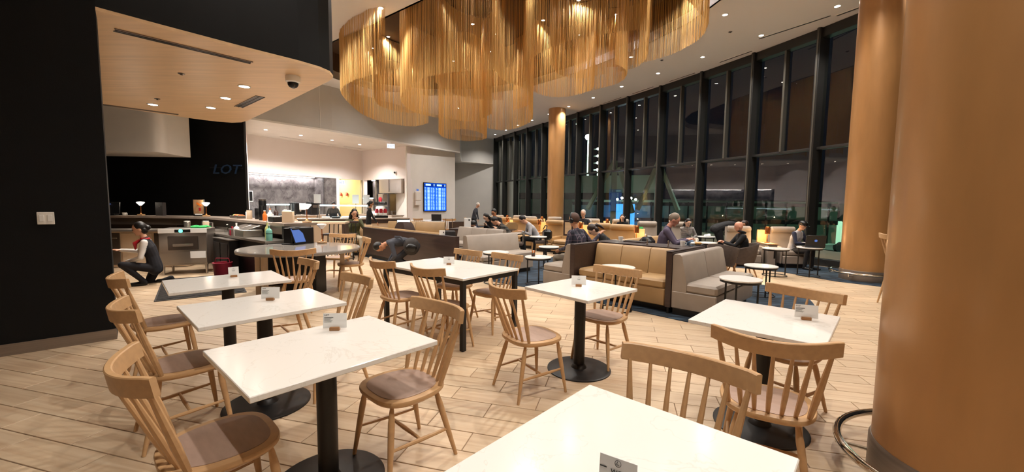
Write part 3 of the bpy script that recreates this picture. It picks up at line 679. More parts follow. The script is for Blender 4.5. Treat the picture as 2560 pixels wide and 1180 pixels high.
# ================================================================== LOUNGE
ab = lambda a, b: ((a + b) * .70711, (b - a) * .70711)
def bench(name, label, m, a, b, L, deg, depth=.62, h=.84, seg=2, grp=None, seat_h=.45):
    """origin = left end of the back line; local x along the bench, local +y = the way it faces"""
    t = thing(name, label, 'bench', (a, b, 0), R_(deg), grp)
    MB().box((L / 2, depth / 2 - .03, .05), (L - .02, depth - .10, .10)).build('toe_kick', m_black, t)
    MB().box((L / 2, depth / 2, .215), (L, depth, .24), bev=.012).build('seat_base', m, t)
    for k in range(seg):
        w = L / seg
        MB().box((w * (k + .5), depth / 2 + .09, seat_h - .055), (w - .006, depth - .17, .13), bev=.03).build('seat_cushion', m, t)
        prof = [(.0, .10), (.0, h - .03), (.02, h - .005), (.06, h), (.10, h - .005), (.125, h - .03), (.20, seat_h), (.20, .32), (.1, .32)]
        rs = []
        for x, kx in ((w * k + .004, .97), (w * k + .016, 1), (w * (k + 1) - .016, 1), (w * (k + 1) - .004, .97)):
            rs.append([V((x, .09 + (y - .09) * kx, .45 + (z - .45) * (1 - (1 - kx) * .4))) for y, z in prof])
        MB().rings(rs).build('back_cushion', m, t)
    return t
BG = 'upholstered lounge benches'
def B_(a, b): return ab(a, b)
# pod beside the right aisle
bench('banquette', 'tan leather bench facing the cafe, in the niche between two dark panels', m_tan, *B_(-2.43, 6.10), 1.47, 135, .66, seg=3, grp=BG)
bench('banquette', 'grey leather bench at the right outside of the dark panel, facing the aisle', m_gray, *B_(-2.33, 7.05), 1.62, -135, .58, seg=2, grp=BG)
bench('banquette', 'grey leather bench under the man in the plaid shirt', m_gray, *B_(-4.02, 5.42), 1.5, 45, .62, seg=2, grp=BG)
bench('banquette', 'tan leather bench behind the ledge under the man in the purple jumper', m_tan, *B_(-4.05, 8.75), 1.95, -135, .62, seg=2, grp=BG)
def panel(a0, b0, a1, b1, z, label, kick=True):
    (x0, y0), (x1, y1) = ab(a0, b0), ab(a1, b1); cx, cy = (x0 + x1) / 2, (y0 + y1) / 2
    t = thing('divider_panel', label, 'partition', (cx, cy, 0), R_(-45), 'dark walnut partitions between the benches')
    la, lb = abs(a1 - a0), abs(b1 - b0)
    MB().box((0, 0, (z + .09) / 2), (la, lb, z - .09), bev=.006).build('board', m_walnut, t)
    MB().box((0, 0, .045), (max(la - .06, .03), max(lb - .03, .02), .09)).build('toe_kick', m_black, t)
    MB().box((0, 0, z + .006), (la + .004, lb + .004, .012), bev=.004).build('top_edge', m_walnut, t)
    return t
panel(-2.42, 5.42, -2.335, 6.62, .86, 'dark walnut end panel between the tan bench and the right grey bench')
panel(-4.01, 5.36, -3.925, 6.62, .84, 'dark walnut end panel behind the man in the plaid shirt')
panel(-3.92, 6.13, -2.425, 6.62, .84, 'dark walnut ledge running behind the tan bench')
panel(-10.9, 5.03, -6.66, 5.13, .80, 'long dark walnut partition behind the person crouching')
# pod beside the left aisle
bench('banquette', 'grey leather bench at the right end of the long dark partition', m_gray, *B_(-6.64, 6.70), 1.5, -135, .62, seg=1, grp=BG)
bench('banquette', 'tan leather bench hidden behind the long dark partition', m_tan, *B_(-10.6, 5.14), 3.2, -45 - 0, .55, seg=3, grp=BG)
bpy.data.objects['banquette.005'].location = (*ab(-10.6, 5.15), 0)
bench('banquette', 'low grey leather bench beyond the long dark partition', m_gray, *B_(-7.45, 7.25), 1.85, 135, .6, seg=3, grp=BG)
bench('banquette', 'far tan leather bench with two seams before the display wall', m_tan, -2.35, 14.35, 2.1, 172, .6, seg=2, grp=BG)
bench('banquette', 'tan leather bench under the woman in the olive jacket', m_tan, -4.22, 12.15, .95, 215, .6, seg=1, grp=BG)
panel(-11.72, 8.55, -11.55, 9.1, .84, 'dark end panel of the far tan bench')
def side_table(x, y, z, label, r=.25, rot=0, cat='side table'):
    t = thing('side_table', label, cat, (x, y, 0), R_(rot), 'round white side tables on thin black legs')
    MB().lathe([(r - .006, z - .022), (r, z - .018), (r, z - .004), (r - .005, z)], 36).build('tabletop', m_quartz, t)
    MB().lathe([(r - .012, z - .05), (r - .012, z - .023)], 36).build('top_ring', m_black, t)
    for k in range(3):
        a = 2 * pi * k / 3; MB().tube([((r - .03) * cos(a), (r - .03) * sin(a), 0), ((r - .03) * cos(a), (r - .03) * sin(a), z - .04)], .012, 8).build('leg', m_black, t)
    MB().tube([((r - .03) * cos(2 * pi * k / 24), (r - .03) * sin(2 * pi * k / 24), .012) for k in range(24)], .008, 6, True).build('foot_ring', m_black, t)
    return t
side_table(.49, 7.50, .525, 'round white side table with a glass, beside the man in plaid', rot=30)
side_table(-.30, 7.6, .595, 'round white side table before the grey bench at the partition end', rot=10)
side_table(1.50, 5.72, .62, 'round white side table before the tan bench in the niche', rot=80)
side_table(2.85, 5.0, .60, 'round white side table overhanging the right grey bench', r=.24, rot=-10)
side_table(4.18, 6.75, .51, 'round white side table on the blue carpet by the aisle', rot=20)
side_table(.72, 11.1, .62, 'round white table before the tan lounge chairs', r=.24)
side_table(.86, 9.4, .52, 'round white side table behind the knees of the man in plaid', r=.24)
side_table(.05, 11.9, .66, 'round white table under the arms of the man in grey', r=.30)
side_table(5.25, 10.9, .52, 'round white side table beside the striped woman', r=.26)
side_table(5.75, 12.0, .6, 'round white side table with a folded napkin by the window', r=.26)
side_table(5.72, 8.75, .6, 'round white side table before the grey lounge chair console', r=.26)
side_table(6.45, 8.75, .63, 'round white side table carrying the open dark laptop', r=.24)
side_table(-4.45, 10.75, .56, 'round white side table with plates before the woman in olive', r=.27)
side_table(3.75, 11.6, .62, 'round white side table with a green bag beside the tan lounge chair', r=.26)

# high back lounge chairs with headrest rolls
def lounge(label, m, loc, deg, grp, w=.68):
    t = thing('lounge_chair', label, 'armchair', (loc[0], loc[1], 0), R_(deg), grp)
    MB().box((.02, 0, .05), (.62, w - .08, .10)).build('plinth', m_black, t)
    MB().box((.02, 0, .20), (.72, w - .02, .20), bev=.02).build('seat_base', m, t)
    MB().box((.06, 0, .365), (.60, w - .06, .14), bev=.04).build('seat_cushion', m, t)
    prof = [(-.40, .10), (-.46, .90), (-.44, .96), (-.34, .96), (-.28, .42), (-.24, .30), (-.28, .10)]
    MB().rings([[V((x, y, z)) for x, z in prof] for y in (-w / 2, -w / 2 + .02, w / 2 - .02, w / 2)]).build('backrest', m, t)
    MB().tube([V((-.335, y, .905)) for y in (-w / 2 + .01, -w / 2 + .04, 0, w / 2 - .04, w / 2 - .01)], [.05, .082, .085, .082, .05], 14).build('headrest_roll', m, t)
    for s in (-1, 1): MB().box((-.02, s * (w / 2 + .02), .31), (.74, .05, .42), bev=.02).build('arm_panel', m, t)
    return t
TG = 'tan high back lounge chairs in a row'; GG = 'grey high back lounge chairs by the window'
tdir = V((-.530, .848)); t0 = V((2.77, 10.55))
sp_ = [0, .86, 2.06, 2.92, 4.12, 4.98, 6.18, 7.04]
nmn = ['first', 'second', 'third', 'fourth', 'fifth', 'sixth', 'seventh', 'eighth']
tl0 = None
for i, s in enumerate(sp_):
    q = t0 + tdir * s; lb = 'tan lounge chair with a headrest roll, %s from the right in its row' % nmn[i]
    if tl0 is None: tl0 = lounge(lb, m_tan, q, 236, TG)
    else: dup(tl0, (q.x, q.y, 0), R_(236), lb)
gl0 = None
for (x, y, d, lb) in [(5.9, 10.3, 262, 'grey lounge chair left of the glowing copper lamp by the window'), (6.95, 10.15, 262, 'grey lounge chair under the man with the black cap'), (4.35, 12.85, 262, 'grey lounge chair behind the man in the purple jumper'), (5.4, 12.7, 262, 'grey lounge chair under the woman in stripes'),
                      (2.95, 14.95, 262, 'grey lounge chair beyond the dark haired woman in black'), (4.0, 14.8, 262, 'grey lounge chair under the distant dark haired person by the window'), (2.42, 13.75, 262, 'grey lounge chair under the white haired man'),
                      (-.75, 18.75, 262, 'far grey lounge chair left of two small lamps'), (.3, 18.6, 262, 'far grey lounge chair between two pairs of lamps'), (.7, 16.9, 262, 'far grey lounge chair behind the man in the hooded jacket'), (1.75, 16.75, 262, 'far grey lounge chair beside the far column')]:
    if gl0 is None: gl0 = lounge(lb, m_gray, (x, y), d, GG, .60)
    else: dup(gl0, (x, y, 0), R_(d), lb)
def console_lamp(x, y, deg, label, lab2, m, e=9):
    c = thing('console_table', label, 'side table', (x, y, 0), R_(deg), 'consoles with lamps between lounge chairs')
    MB().box((0, 0, .28), (.62, .22, .56), bev=.01).build('cabinet', m, c); MB().box((0, 0, .575), (.66, .24, .025), bev=.005).build('top', m_oak, c)
    MB().box((-.30, 0, .74), (.03, .24, .32), bev=.01).build('back_board', m_oak, c); MB().box((.312, .05, .33), (.006, .04, .2)).build('outlet_slot', m_blk, c)
    l = thing('console_lamp', lab2, 'lamp', (x, y, .588), R_(deg), 'copper lamps on consoles')
    MB().lathe([(.06, 0), (.06, .012), (.012, .016)], 20).build('foot', m_copper, l); MB().lathe([(.009, .014), (.009, .36)], 10).build('stem', m_copper, l)
    MB().lathe([(.055, .22), (.06, .225), (.06, .38), (.045, .405), (.0, .41)], 22).build('shade', m_copper, l); MB().lathe([(.05, .219), (.02, .223)], 18).build('glow_disc', m_copglow, l)
    point(0, 0, .17, e, (1, .62, .28), .03, l); point(.0, .0, .46, e * .25, (1, .62, .28), .02, l)
console_lamp(6.42, 10.18, 262, 'oak topped console between the two nearest grey lounge chairs', 'copper table lamp glowing between the two nearest grey lounge chairs', m_gray, 14)
for i, s in enumerate((1.46, 3.52, 5.58, -.60)):
    q = t0 + tdir * s; console_lamp(q.x, q.y, 236, 'oak topped console in the tan lounge chair row, gap %s' % ['one', 'two', 'three', 'at the right end'][i], 'small copper lamp in the tan lounge chair row, gap %s' % ['one', 'two', 'three', 'at the right end'][i], m_tan, 8)
for x, y, k in [(-.22, 18.62, 'leftmost'), (1.23, 16.78, 'rightmost'), (3.48, 14.83, 'nearest')]:
    console_lamp(x, y, 262, '%s console of the far grey lounge chairs' % k, '%s small copper lamp among the far grey lounge chairs' % k, m_gray, 8)

# brown felt shell armchairs
def shell_chair(label, x, y, deg):
    t = thing('shell_armchair', label, 'armchair', (x, y, 0), R_(deg), 'brown felt tub armchairs')
    n = 26; rs = []
    def prof(a):   # height of the shell by angle from the back
        k = abs(a) / 2.15; return .72 - .12 * k ** 1.6
    for i in range(n + 1):
        a = -2.15 + 4.3 * i / n; h = prof(a); cx, cy = -cos(a), sin(a)
        sec = [(.23, .28), (.265, .42), (.305, h - .02), (.295, h), (.275, h - .01), (.24, .43), (.19, .34)]
        rs.append([V((cx * r, cy * r * 1.0, z)) for r, z in sec])
    MB().rings(rs).build('shell', m_felt, t)
    MB().lathe([(.18, .25), (.235, .28), (.24, .37), (.22, .395), (.0, .40)], 32, (.0, 0, 0)).build('seat_cushion', m_felt, t)
    for sx in (-1, 1):
        for sy in (-1, 1): leg_mb((sx * .14, sy * .14, .30), (sx * .24, sy * .22, 0)).build('leg', m_oak_d, t)
    return t
shell_chair('brown felt tub armchair under the bald man', 5.0, 8.75, 165)
shell_chair('empty brown felt tub armchair left of the bald man', 4.42, 8.45, 40)

# ================================================================== BAR
bpath = smoothpath([(-3.9, 7.5, 0), (-5.2, 8.54, 0), (-6.4, 9.5, 0), (-7.2, 10.05, 0), (-8.2, 10.42, 0), (-9.4, 10.5, 0), (-12.0, 10.3, 0)], 6)
def ribbon(mb, o0, o1, z0, z1, i0=0, i1=None):
    pts = bpath[i0:i1]; rs = []
    for i, p in enumerate(pts):
        t = (pts[min(i + 1, len(pts) - 1)] - pts[max(i - 1, 0)]).normalized(); n = V((-t.y, t.x, 0))
        rs.append([p + n * o0 + V((0, 0, z0)), p + n * o1 + V((0, 0, z0)), p + n * o1 + V((0, 0, z1)), p + n * o0 + V((0, 0, z1))])
    return mb.rings(rs)
def barpt(s, o=0): return (-3.9 - 2.5 * s - .62 * o, 7.5 + 2.0 * s - .78 * o)
bar = thing('bar_counter', 'long curved bar counter with a grey stone top and steel working side', 'counter', (0, 0, 0))
ribbon(MB(), -.30, .30, 1.05, 1.10).build('countertop', m_stone, bar)
ribbon(MB(), -.24, -.17, .0, 1.05).build('front_panel', m_beige, bar)
ribbon(MB(), -.16, .20, .88, 1.05).build('service_ledge', m_steel, bar)
ribbon(MB(), -.14, .05, .0, .88).build('back_splash', m_dsteel, bar)
ribbon(MB(), .22, .62, .76, .80, 0, 17).build('drip_deck', m_steel, bar)
ribbon(MB(), .10, .58, .04, .76, 0, 6).build('underbar_cabinet', m_blk, bar)
MB().box((-3.93, 7.42, .52), (.62, .30, 1.04), rz=R_(-39), bev=.01).build('end_cabinet', m_black, bar)
for i in range(18, 34, 4):
    p = bpath[i]; MB().box((p.x, p.y - .02, .44), (.012, .3, .86), rz=0).build('panel_joint', m_dsteel, bar)
# sloped ice well lids
iw = thing('ice_well', 'steel ice well with two sloped lids on the bar working side', 'ice bin', (*barpt(.48, .42), .80), R_(141.3))
MB().box((0, 0, .07), (.85, .34, .14), bev=.01).build('well', m_steel, iw)
for k in (-1, 1): MB().box((k * .21, .0, .17), (.40, .36, .02), bev=.004, M=Matrix.Rotation(R_(-18), 4, 'X')).build('lid', m_steel, iw)
st = thing('steel_shelf', 'steel bottle shelf unit on the bar working side', 'shelf', (*barpt(1.05, .45), .80), R_(141.3))
MB().box((0, 0, .02), (.8, .3, .04)).build('shelf', m_steel, st); MB().box((0, .13, .12), (.8, .02, .2)).build('back', m_steel, st); MB().box((0, -.14, .07), (.8, .01, .06)).build('rail', m_dsteel, st)
garn = thing('garnish_tray', 'dark tray of lemons and cherries on the bar working side', 'tray', (*barpt(.98, .02), 1.10 - .22 + .0), R_(141.3))
garn.location.z = 1.10; 
MB().box((0, 0, .03), (.5, .22, .06), bev=.008).build('tray', m_dsteel, garn)
for k in range(6): MB().ell((-.2 + .08 * k, 0, .065), (.035, .06, .025)).build('fruit_portion', [m_orange, m_red, m_yel][k % 3], garn)
def bottle(x, y, z, r, h, m, label, nm='bottle', cap=None, neck=.3, pump=False):
    t = thing(nm, label, 'bottle', (x, y, z)); 
    MB().lathe([(r * .96, 0), (r, .01), (r, h * .58), (r * .8, h * .66), (r * neck, h * .76), (r * neck, h * .93)], 20).build('body', m, t)
    if pump:
        MB().lathe([(r * .4, h * .9), (r * .4, h * .96), (.006, h * .965), (.006, h * 1.08)], 12).build('pump', cap, t); MB().box((.02, 0, h * 1.09), (.07, .018, .016), bev=.004).build('nozzle', cap, t)
    else: MB().lathe([(r * neck * 1.12, h * .92), (r * neck * 1.12, h)], 14).build('cap', cap or m_blk, t)
    return t
x, y = barpt(.10, .46); bottle(x, y, .80, .042, .34, m_yel, 'tall pale yellow bottle standing on the steel bar deck', cap=m_gwhite, neck=.38)
x, y = barpt(.045, .50); b_ = bottle(x, y, .80, .052, .29, m_teal, 'blue green pump bottle beside the yellow bottle', cap=m_gwhite, pump=True)
MB().lathe([(.053, .12), (.053, .13)], 20).build('label_band', m_ink, b_)
def jar(s, o, r, h, m, label, nm='container', lid=None, cat='container'):
    x, y = barpt(s, o); t = thing(nm, label, cat, (x, y, 1.10)); MB().lathe([(r * .92, 0), (r, .01), (r, h * .9), (r * .92, h * .94)], 18).build('body', m, t)
    MB().lathe([(r * .96, h * .92), (r * .96, h), (r * .3, h * 1.01)], 18).build('lid', lid or m_blk, t); return t
jar(.86, -.05, .05, .16, m_gwhite, 'white cream pitcher at the left of the bar bottles', 'pitcher', m_gwhite)
jar(.79, .0, .055, .21, m_beige, 'beige canister with a dark lid beside the white pitcher')
jar(.73, -.1, .06, .24, m_blk, 'short black canister behind the beige one')
jar(.60, -.05, .075, .44, m_blk, 'tall black coffee urn on the bar', 'coffee_urn', m_dsteel, 'urn')
jar(.53, .05, .055, .30, m_blk, 'black thermos beside the tall coffee urn', 'thermos')
x, y = barpt(.455, .08); bottle(x, y, 1.10, .04, .21, m_orange, 'squat bottle of orange juice on the bar', cap=m_gwhite, neck=.45)
x, y = barpt(.395, .05); bottle(x, y, 1.10, .045, .25, m_gwhite, 'milky white bottle next to the orange juice', cap=m_orange, neck=.4)
x, y = barpt(.345, .0); bottle(x, y, 1.10, .045, .30, m_walnut, 'dark brown bottle on the bar', cap=m_blk)
x, y = barpt(.30, -.12); bottle(x, y, 1.10, .05, .24, m_orange, 'bottle of amber syrup behind the black tray', cap=m_gwhite, neck=.5)
x, y = barpt(.255, -.12); bottle(x, y, 1.10, .05, .22, m_red, 'bottle of red syrup behind the black tray', cap=m_gwhite, neck=.5)
x, y = barpt(.25, .14); t = thing('napkin_tray', 'low black tray with white packets on the bar', 'tray', (x, y, 1.1), R_(141)); MB().box((0, 0, .05), (.26, .16, .10), bev=.006).build('tray', m_blk, t)
for k in range(5): MB().box((-.1 + .05 * k, .0, .105), (.03, .1, .02), bev=.004).build('packet', m_paper, t)
x, y = barpt(.2, -.15); t = thing('straw_cylinder', 'tall clear glass cylinder behind the bar tray', 'vase', (x, y, 1.1)); MB().lathe([(.035, 0), (.035, .40)], 18).build('glass', m_clear, t); MB().lathe([(.037, 0), (.037, .01)], 18).build('foot', m_gwhite, t)
x, y = barpt(.125, .06); t = thing('paper_holder', 'beige box of white papers at the end of the bar', 'box', (x, y, 1.1), R_(141 - 30)); MB().box((0, 0, .105), (.24, .18, .21), bev=.006).build('box', m_beige, t); MB().box((0, .02, .215), (.2, .12, .03), bev=.004).build('papers', m_paper, t)
# glowing table lamps on the bar
def bar_lamp(x, y, z, label, on=True):
    t = thing('table_lamp', label, 'lamp', (x, y, z), 0, 'cordless cone lamps on the bar')
    MB().box((0, 0, .018), (.14, .10, .036), bev=.008).build('wooden_base', m_oak, t); MB().lathe([(.03, .036), (.03, .05), (.008, .07), (.008, .27)], 12).build('stem', m_copper, t)
    MB().lathe([(.02, .26), (.085, .335), (.07, .352), (.0, .358)], 24).build('shade', m_glow if on else m_gwhite, t)
    if on: point(0, 0, .42, 8, (1, .85, .66), .05, t)
bar_lamp(-9.55, 10.45, 1.10, 'left glowing cone lamp on the back bar'); bar_lamp(-7.72, 10.25, 1.10, 'right glowing cone lamp on the back bar, beside the framed picture')
bar_lamp(*barpt(.03, -.15), 1.10, 'glowing cone lamp at the near end of the bar'); bar_lamp(-3.42, 7.28, .75, 'unlit cone lamp on the round grey table', False)
t = thing('menu_box', 'dark upright menu box between the two back bar lamps', 'menu holder', (-9.08, 10.5, 1.10), R_(-8)); MB().box((0, 0, .17), (.22, .10, .34), bev=.006).build('box', m_rubber, t); MB().box((.03, -.052, .24), (.06, .004, .03)).build('silver_print', m_steel, t)
t = thing('picture_stand', 'framed cocktail picture standing on the back bar', 'picture', (-7.98, 10.36, 1.10), R_(-10))
MB().box((0, 0, .215), (.33, .03, .43), bev=.004).build('frame', m_black, t); MB().box((0, -.0165, .24), (.30, .003, .36)).build('print', mat('picture_ground', '#b48a62', .4, noise=((7, 7, 5), 3, .5)), t)
MB().lathe([(.02, .10), (.07, .14), (.075, .22), (.03, .20)], 16, (.04, -.0, 0)).build('red_drink', m_red, t).scale = (1, .28, 1)
MB().box((.02, -.019, .30), (.16, .002, .05), M=Matrix.Rotation(R_(28), 4, 'Y')).build('orange_slice', m_orange, t); MB().box((-.0, -.019, .05), (.22, .002, .03)).build('caption_band', m_paper, t)
t = thing('till', 'dark till screen at the left end of the back bar', 'till', (-10.3, 10.35, 1.10), R_(20)); MB().box((0, 0, .19), (.5, .04, .30), bev=.008, M=Matrix.Rotation(R_(-10), 4, 'X')).build('screen', m_blk, t); MB().box((0, .05, .02), (.3, .2, .04), bev=.006).build('stand', m_blk, t); MB().box((-.05, -.035, .29), (.26, .004, .016), M=Matrix.Rotation(R_(-10), 4, 'X')).build('blue_line', m_bluescr, t)
t = thing('cup', 'small white cup beside the till', 'cup', (-9.88, 10.35, 1.10)); MB().lathe([(.03, 0), (.045, .02), (.05, .075), (.044, .075), (.04, .03)], 18).build('bowl', m_gwhite, t); MB().tube([(.048, 0, .06), (.075, 0, .05), (.07, 0, .025), (.045, 0, .02)], .006, 6).build('handle', m_gwhite, t)
# payment terminal on the round table
t = thing('payment_terminal', 'black payment terminal with a tilted blue screen on the round grey table', 'terminal', (-3.82, 7.10, .75), R_(-15))
MB().box((-.02, 0, .01), (.28, .26, .02), bev=.006).build('base', m_blk, t); MB().box((-.04, 0, .15), (.18, .22, .28), bev=.012).build('body', m_blk, t)
MB().box((.07, 0, .16), (.02, .26, .30), bev=.006, M=Matrix.Rotation(R_(-22), 4, 'Y')).build('screen_frame', m_blk, t); MB().box((.085, 0, .162), (.004, .23, .26), M=Matrix.Rotation(R_(-22), 4, 'Y')).build('screen', m_bluescr, t)
# glass washer
t = thing('glass_washer', 'steel under bar glass washer with a green light', 'appliance', (-6.74, 8.42, 0), R_(22))
MB().box((0, 0, .56), (.80, .58, .74), bev=.012).build('cabinet', m_steel, t); MB().box((0, -.295, .885), (.80, .02, .09), bev=.004).build('control_panel', m_gwhite, t); MB().box((0, -.306, .885), (.26, .006, .06)).build('display', m_blk, t)
MB().lathe([(.035, 0), (.03, .012)], 20, (-.03, -.308, .885), Matrix.Rotation(pi / 2, 4, 'X')).build('green_light', emis('green_lamp', (.1, 1, .6), 3), t)
MB().box((.0, -.30, .64), (.50, .016, .28), bev=.03).build('door', m_dsteel, t); MB().box((0, -.315, .60), (.34, .02, .05), bev=.008).build('door_handle', m_steel, t); MB().box((.0, -.297, .34), (.78, .012, .22), bev=.004).build('lower_panel', m_steel, t); MB().box((.24, -.305, .40), (.26, .004, .14)).build('notice', m_paper, t)
for sx in (-1, 1):
    for sy in (-1, 1): MB().lathe([(.022, 0), (.03, .19)], 12, (sx * .36, sy * .24, 0)).build('leg', m_steel, t)
t = thing('cleaning_cloth', 'bright green cloth on top of the glass washer', 'cloth', (-6.5, 8.45, .932), R_(22))
MB().tube([(-.17, 0, .02), (-.08, .05, .03), (.0, -.03, .022), (.1, .03, .028), (.18, -.01, .02)], [.02, .028, .024, .026, .012], 8).build('fold', m_green, t); MB().tube([(-.1, -.06, .018), (.02, -.08, .02), (.12, -.06, .015)], [.015, .02, .012], 8).build('fold', m_green, t)
for k, (dx, mm, lb) in enumerate(((-.08, m_steel, 'steel jar on the glass washer'), (.12, m_beige, 'beige jar on the glass washer'))):
    t = thing('jar', lb, 'jar', (-6.75 + dx * 1.6, 8.62 + dx * .5, .932)); MB().lathe([(.055, 0), (.06, .10), (.05, .12)], 18).build('body', mm, t); MB().lathe([(.055, .118), (.055, .135)], 18).build('lid', m_gwhite, t)
t = thing('work_counter', 'steel work counter behind the kneeling attendant', 'counter', (-8.6, 9.0, 0), R_(10))
MB().box((0, 0, .83), (2.6, .6, .04), bev=.006).build('worktop', m_steel, t); MB().box((0, .08, .41), (2.5, .42, .80), bev=.008).build('cabinet', m_beige, t)
for k in range(4): MB().box((-.93 + .62 * k, -.14, .42), (.58, .02, .70), bev=.006).build('cabinet_door', m_dsteel if k % 2 else m_beige, t); MB().box((-.75 + .62 * k, -.16, .66), (.14, .02, .02), bev=.006).build('handle', m_steel, t)
t = thing('bottle_cooler', 'black bottle cooler with steel edge at the bar bend', 'cooler', (-5.72, 8.26, 0), R_(141.3)); MB().box((0, 0, .36), (.95, .40, .72), bev=.01).build('cabinet', m_blk, t); MB().box((0, 0, .735), (.97, .42, .02)).build('top_edge', m_steel, t); MB().box((-.2, .203, .36), (.4, .012, .6), bev=.004).build('door', m_rubber, t); MB().box((.25, .203, .36), (.4, .012, .6), bev=.004).build('door', m_rubber, t)
t = thing('red_bin', 'maroon bin on the bar floor before the black cooler', 'bin', (-5.55, 7.72, 0)); MB().lathe([(.13, 0), (.16, .30), (.165, .32), (.14, .32), (.12, .06)], 24).build('bin', m_redm, t); MB().tube([(.15, 0, .3), (.12, 0, .4), (-.12, 0, .4), (-.15, 0, .3)], .008, 6).build('handle', m_redm, t)
for k, (dx, dy, h, mm, lb) in enumerate(((-.15, .08, .22, m_clear, 'clear glass jug on the black cooler'), (.05, -.05, .18, m_redm, 'small red topped jar on the black cooler'), (.22, -.16, .26, m_gwhite, 'white squeeze bottle on the black cooler'))):
    bottle(-5.72 + dx, 8.26 + dy * 1.1, .80, .05, h, mm, lb, cap=m_gwhite if k != 1 else m_red)
mt = thing('rubber_mat', 'black ribbed rubber mat on the bar floor', 'mat', (-5.45, 7.05, 0), R_(-52))
MB().box((0, 0, .006), (2.1, 1.15, .012), bev=.003).build('sheet', m_rubber, mt)
mb = MB()
for k in range(34): mb.box((-1.0 + .06 * k, 0, .016), (.03, 1.1, .010))
stuff(mb.build('ribs', m_rubber, mt))

# ================================================================== KITCHEN
m_wsign = mat('notice_paper', '#d9d6d2', .6)
t = thing('buffet_counter', 'long buffet counter with a dark stone top before the kitchen', 'counter', (-5.95, 15.45, 0), R_(27)); L = 3.9
MB().box((0, .1, .43), (L, .7, .86), bev=.01).build('cabinet', m_beige, t); MB().box((0, .1, .88), (L + .06, .8, .045), bev=.006).build('worktop', m_stone, t); MB().box((0, -.26, .78), (L, .02, .14)).build('dark_band', m_walnut, t)
t = thing('kitchen_counter', 'stone kitchen counter under the wide marble wall', 'counter', (*kl(1.95, -.55), 0), R_(60)); MB().box((0, 0, .43), (3.2, .7, .86), bev=.01).build('cabinet', m_beige, t); MB().box((0, 0, .88), (3.26, .76, .045), bev=.006).build('worktop', m_stone, t)
def guard(x, y, z, deg, L, label):
    t = thing('sneeze_guard', label, 'food display', (x, y, z), R_(deg))
    for s in (-1, 1):
        for q in (-.22, .22): MB().tube([(s * (L / 2 - .03), q, 0), (s * (L / 2 - .03), q, .50)], .012, 8).build('post', m_chrome, t)
    MB().box((0, 0, .51), (L + .06, .56, .012), bev=.003).build('top_glass', m_clear, t); MB().box((0, .0, .47), (L - .1, .30, .05), bev=.012).build('light_tube', m_ledc, t)
    MB().box((0, -.27, .33), (L, .008, .30), M=Matrix.Rotation(R_(14), 4, 'X')).build('front_glass', m_clear, t); area(0, 0, .43, L - .2, .2, 25, (0, 0, 0), (.8, .95, 1), t)
    for k in range(int(L / .34)): MB().box((-L / 2 + .24 + .34 * k, 0, .03), (.28, .36, .06), bev=.012).build('food_pan', m_blk if k % 2 else m_gwhite, t)
    return t
guard(-6.35, 15.35, .903, 27, 1.75, 'lit glass sneeze guard over the buffet counter')
guard(*kl(.85, -.55), .903, 60, 1.0, 'lit glass sneeze guard at the left of the marble wall')
t = thing('fruit_dispenser', 'clear drink dispenser with red fruit on the buffet', 'dispenser', (-5.15, 15.95, .903), R_(27))
MB().box((0, 0, .05), (.5, .2, .10), bev=.01).build('stand', m_blk, t)
for k in range(3): MB().lathe([(.065, .1), (.07, .16), (.07, .2)], 16, (-.16 + .16 * k, 0, 0)).build('white_tap_block', m_gwhite, t); MB().lathe([(.07, .2), (.075, .28), (.05, .36)], 16, (-.16 + .16 * k, 0, 0)).build('red_fruit', m_red, t); MB().lathe([(.075, .2), (.075, .72)], 16, (-.16 + .16 * k, 0, 0)).build('glass', m_clear, t)
for i, (x, y, lb) in enumerate(((-7.35, 15.35, 'leftmost paper notice above the sneeze guard'), (-6.1, 15.85, 'middle paper notice above the sneeze guard'), (-5.75, 16.05, 'rightmost paper notice above the sneeze guard'))):
    t = thing('notice_stand', lb, 'sign', (x, y, .903), R_(20)); MB().tube([(0, 0, 0), (0, 0, .56)], .008, 8).build('pole', m_blk, t); MB().box((0, -.01, .72), (.24, .012, .34), bev=.004).build('notice', m_wsign, t); MB().lathe([(.06, 0), (.06, .012)], 16).build('foot', m_blk, t)
t = thing('wall_screen', 'small dark screen in a white frame on the marble wall', 'screen', (*kl(.35, .73), 1.72), R_(60)); MB().box((0, 0, 0), (.36, .03, .48), bev=.006).build('frame', m_gwhite, t); MB().box((0, -.017, 0), (.30, .005, .41)).build('screen', m_blk, t)
t = thing('coffee_machine', 'black and white coffee machine on the kitchen counter', 'coffee machine', (*kl(1.72, -.55), .903), R_(60)); MB().box((0, 0, .28), (.5, .45, .56), bev=.02).build('body', m_blk, t); MB().box((.12, -.2, .38), (.3, .12, .3), bev=.02).build('white_front', m_gwhite, t); MB().box((0, -.2, .02), (.4, .2, .04), bev=.006).build('drip_tray', m_steel, t); MB().box((0, -.24, .20), (.06, .08, .06), bev=.01).build('spout', m_steel, t)
t = thing('coffee_machine', 'second dark coffee machine beside the black and white one', 'coffee machine', (*kl(2.2, -.55), .903), R_(60)); MB().box((.3, 0, .3), (.45, .4, .58), bev=.02).build('body', m_blk, t); MB().box((.3, -.205, .4), (.3, .02, .12), bev=.006).build('panel', m_dsteel, t)
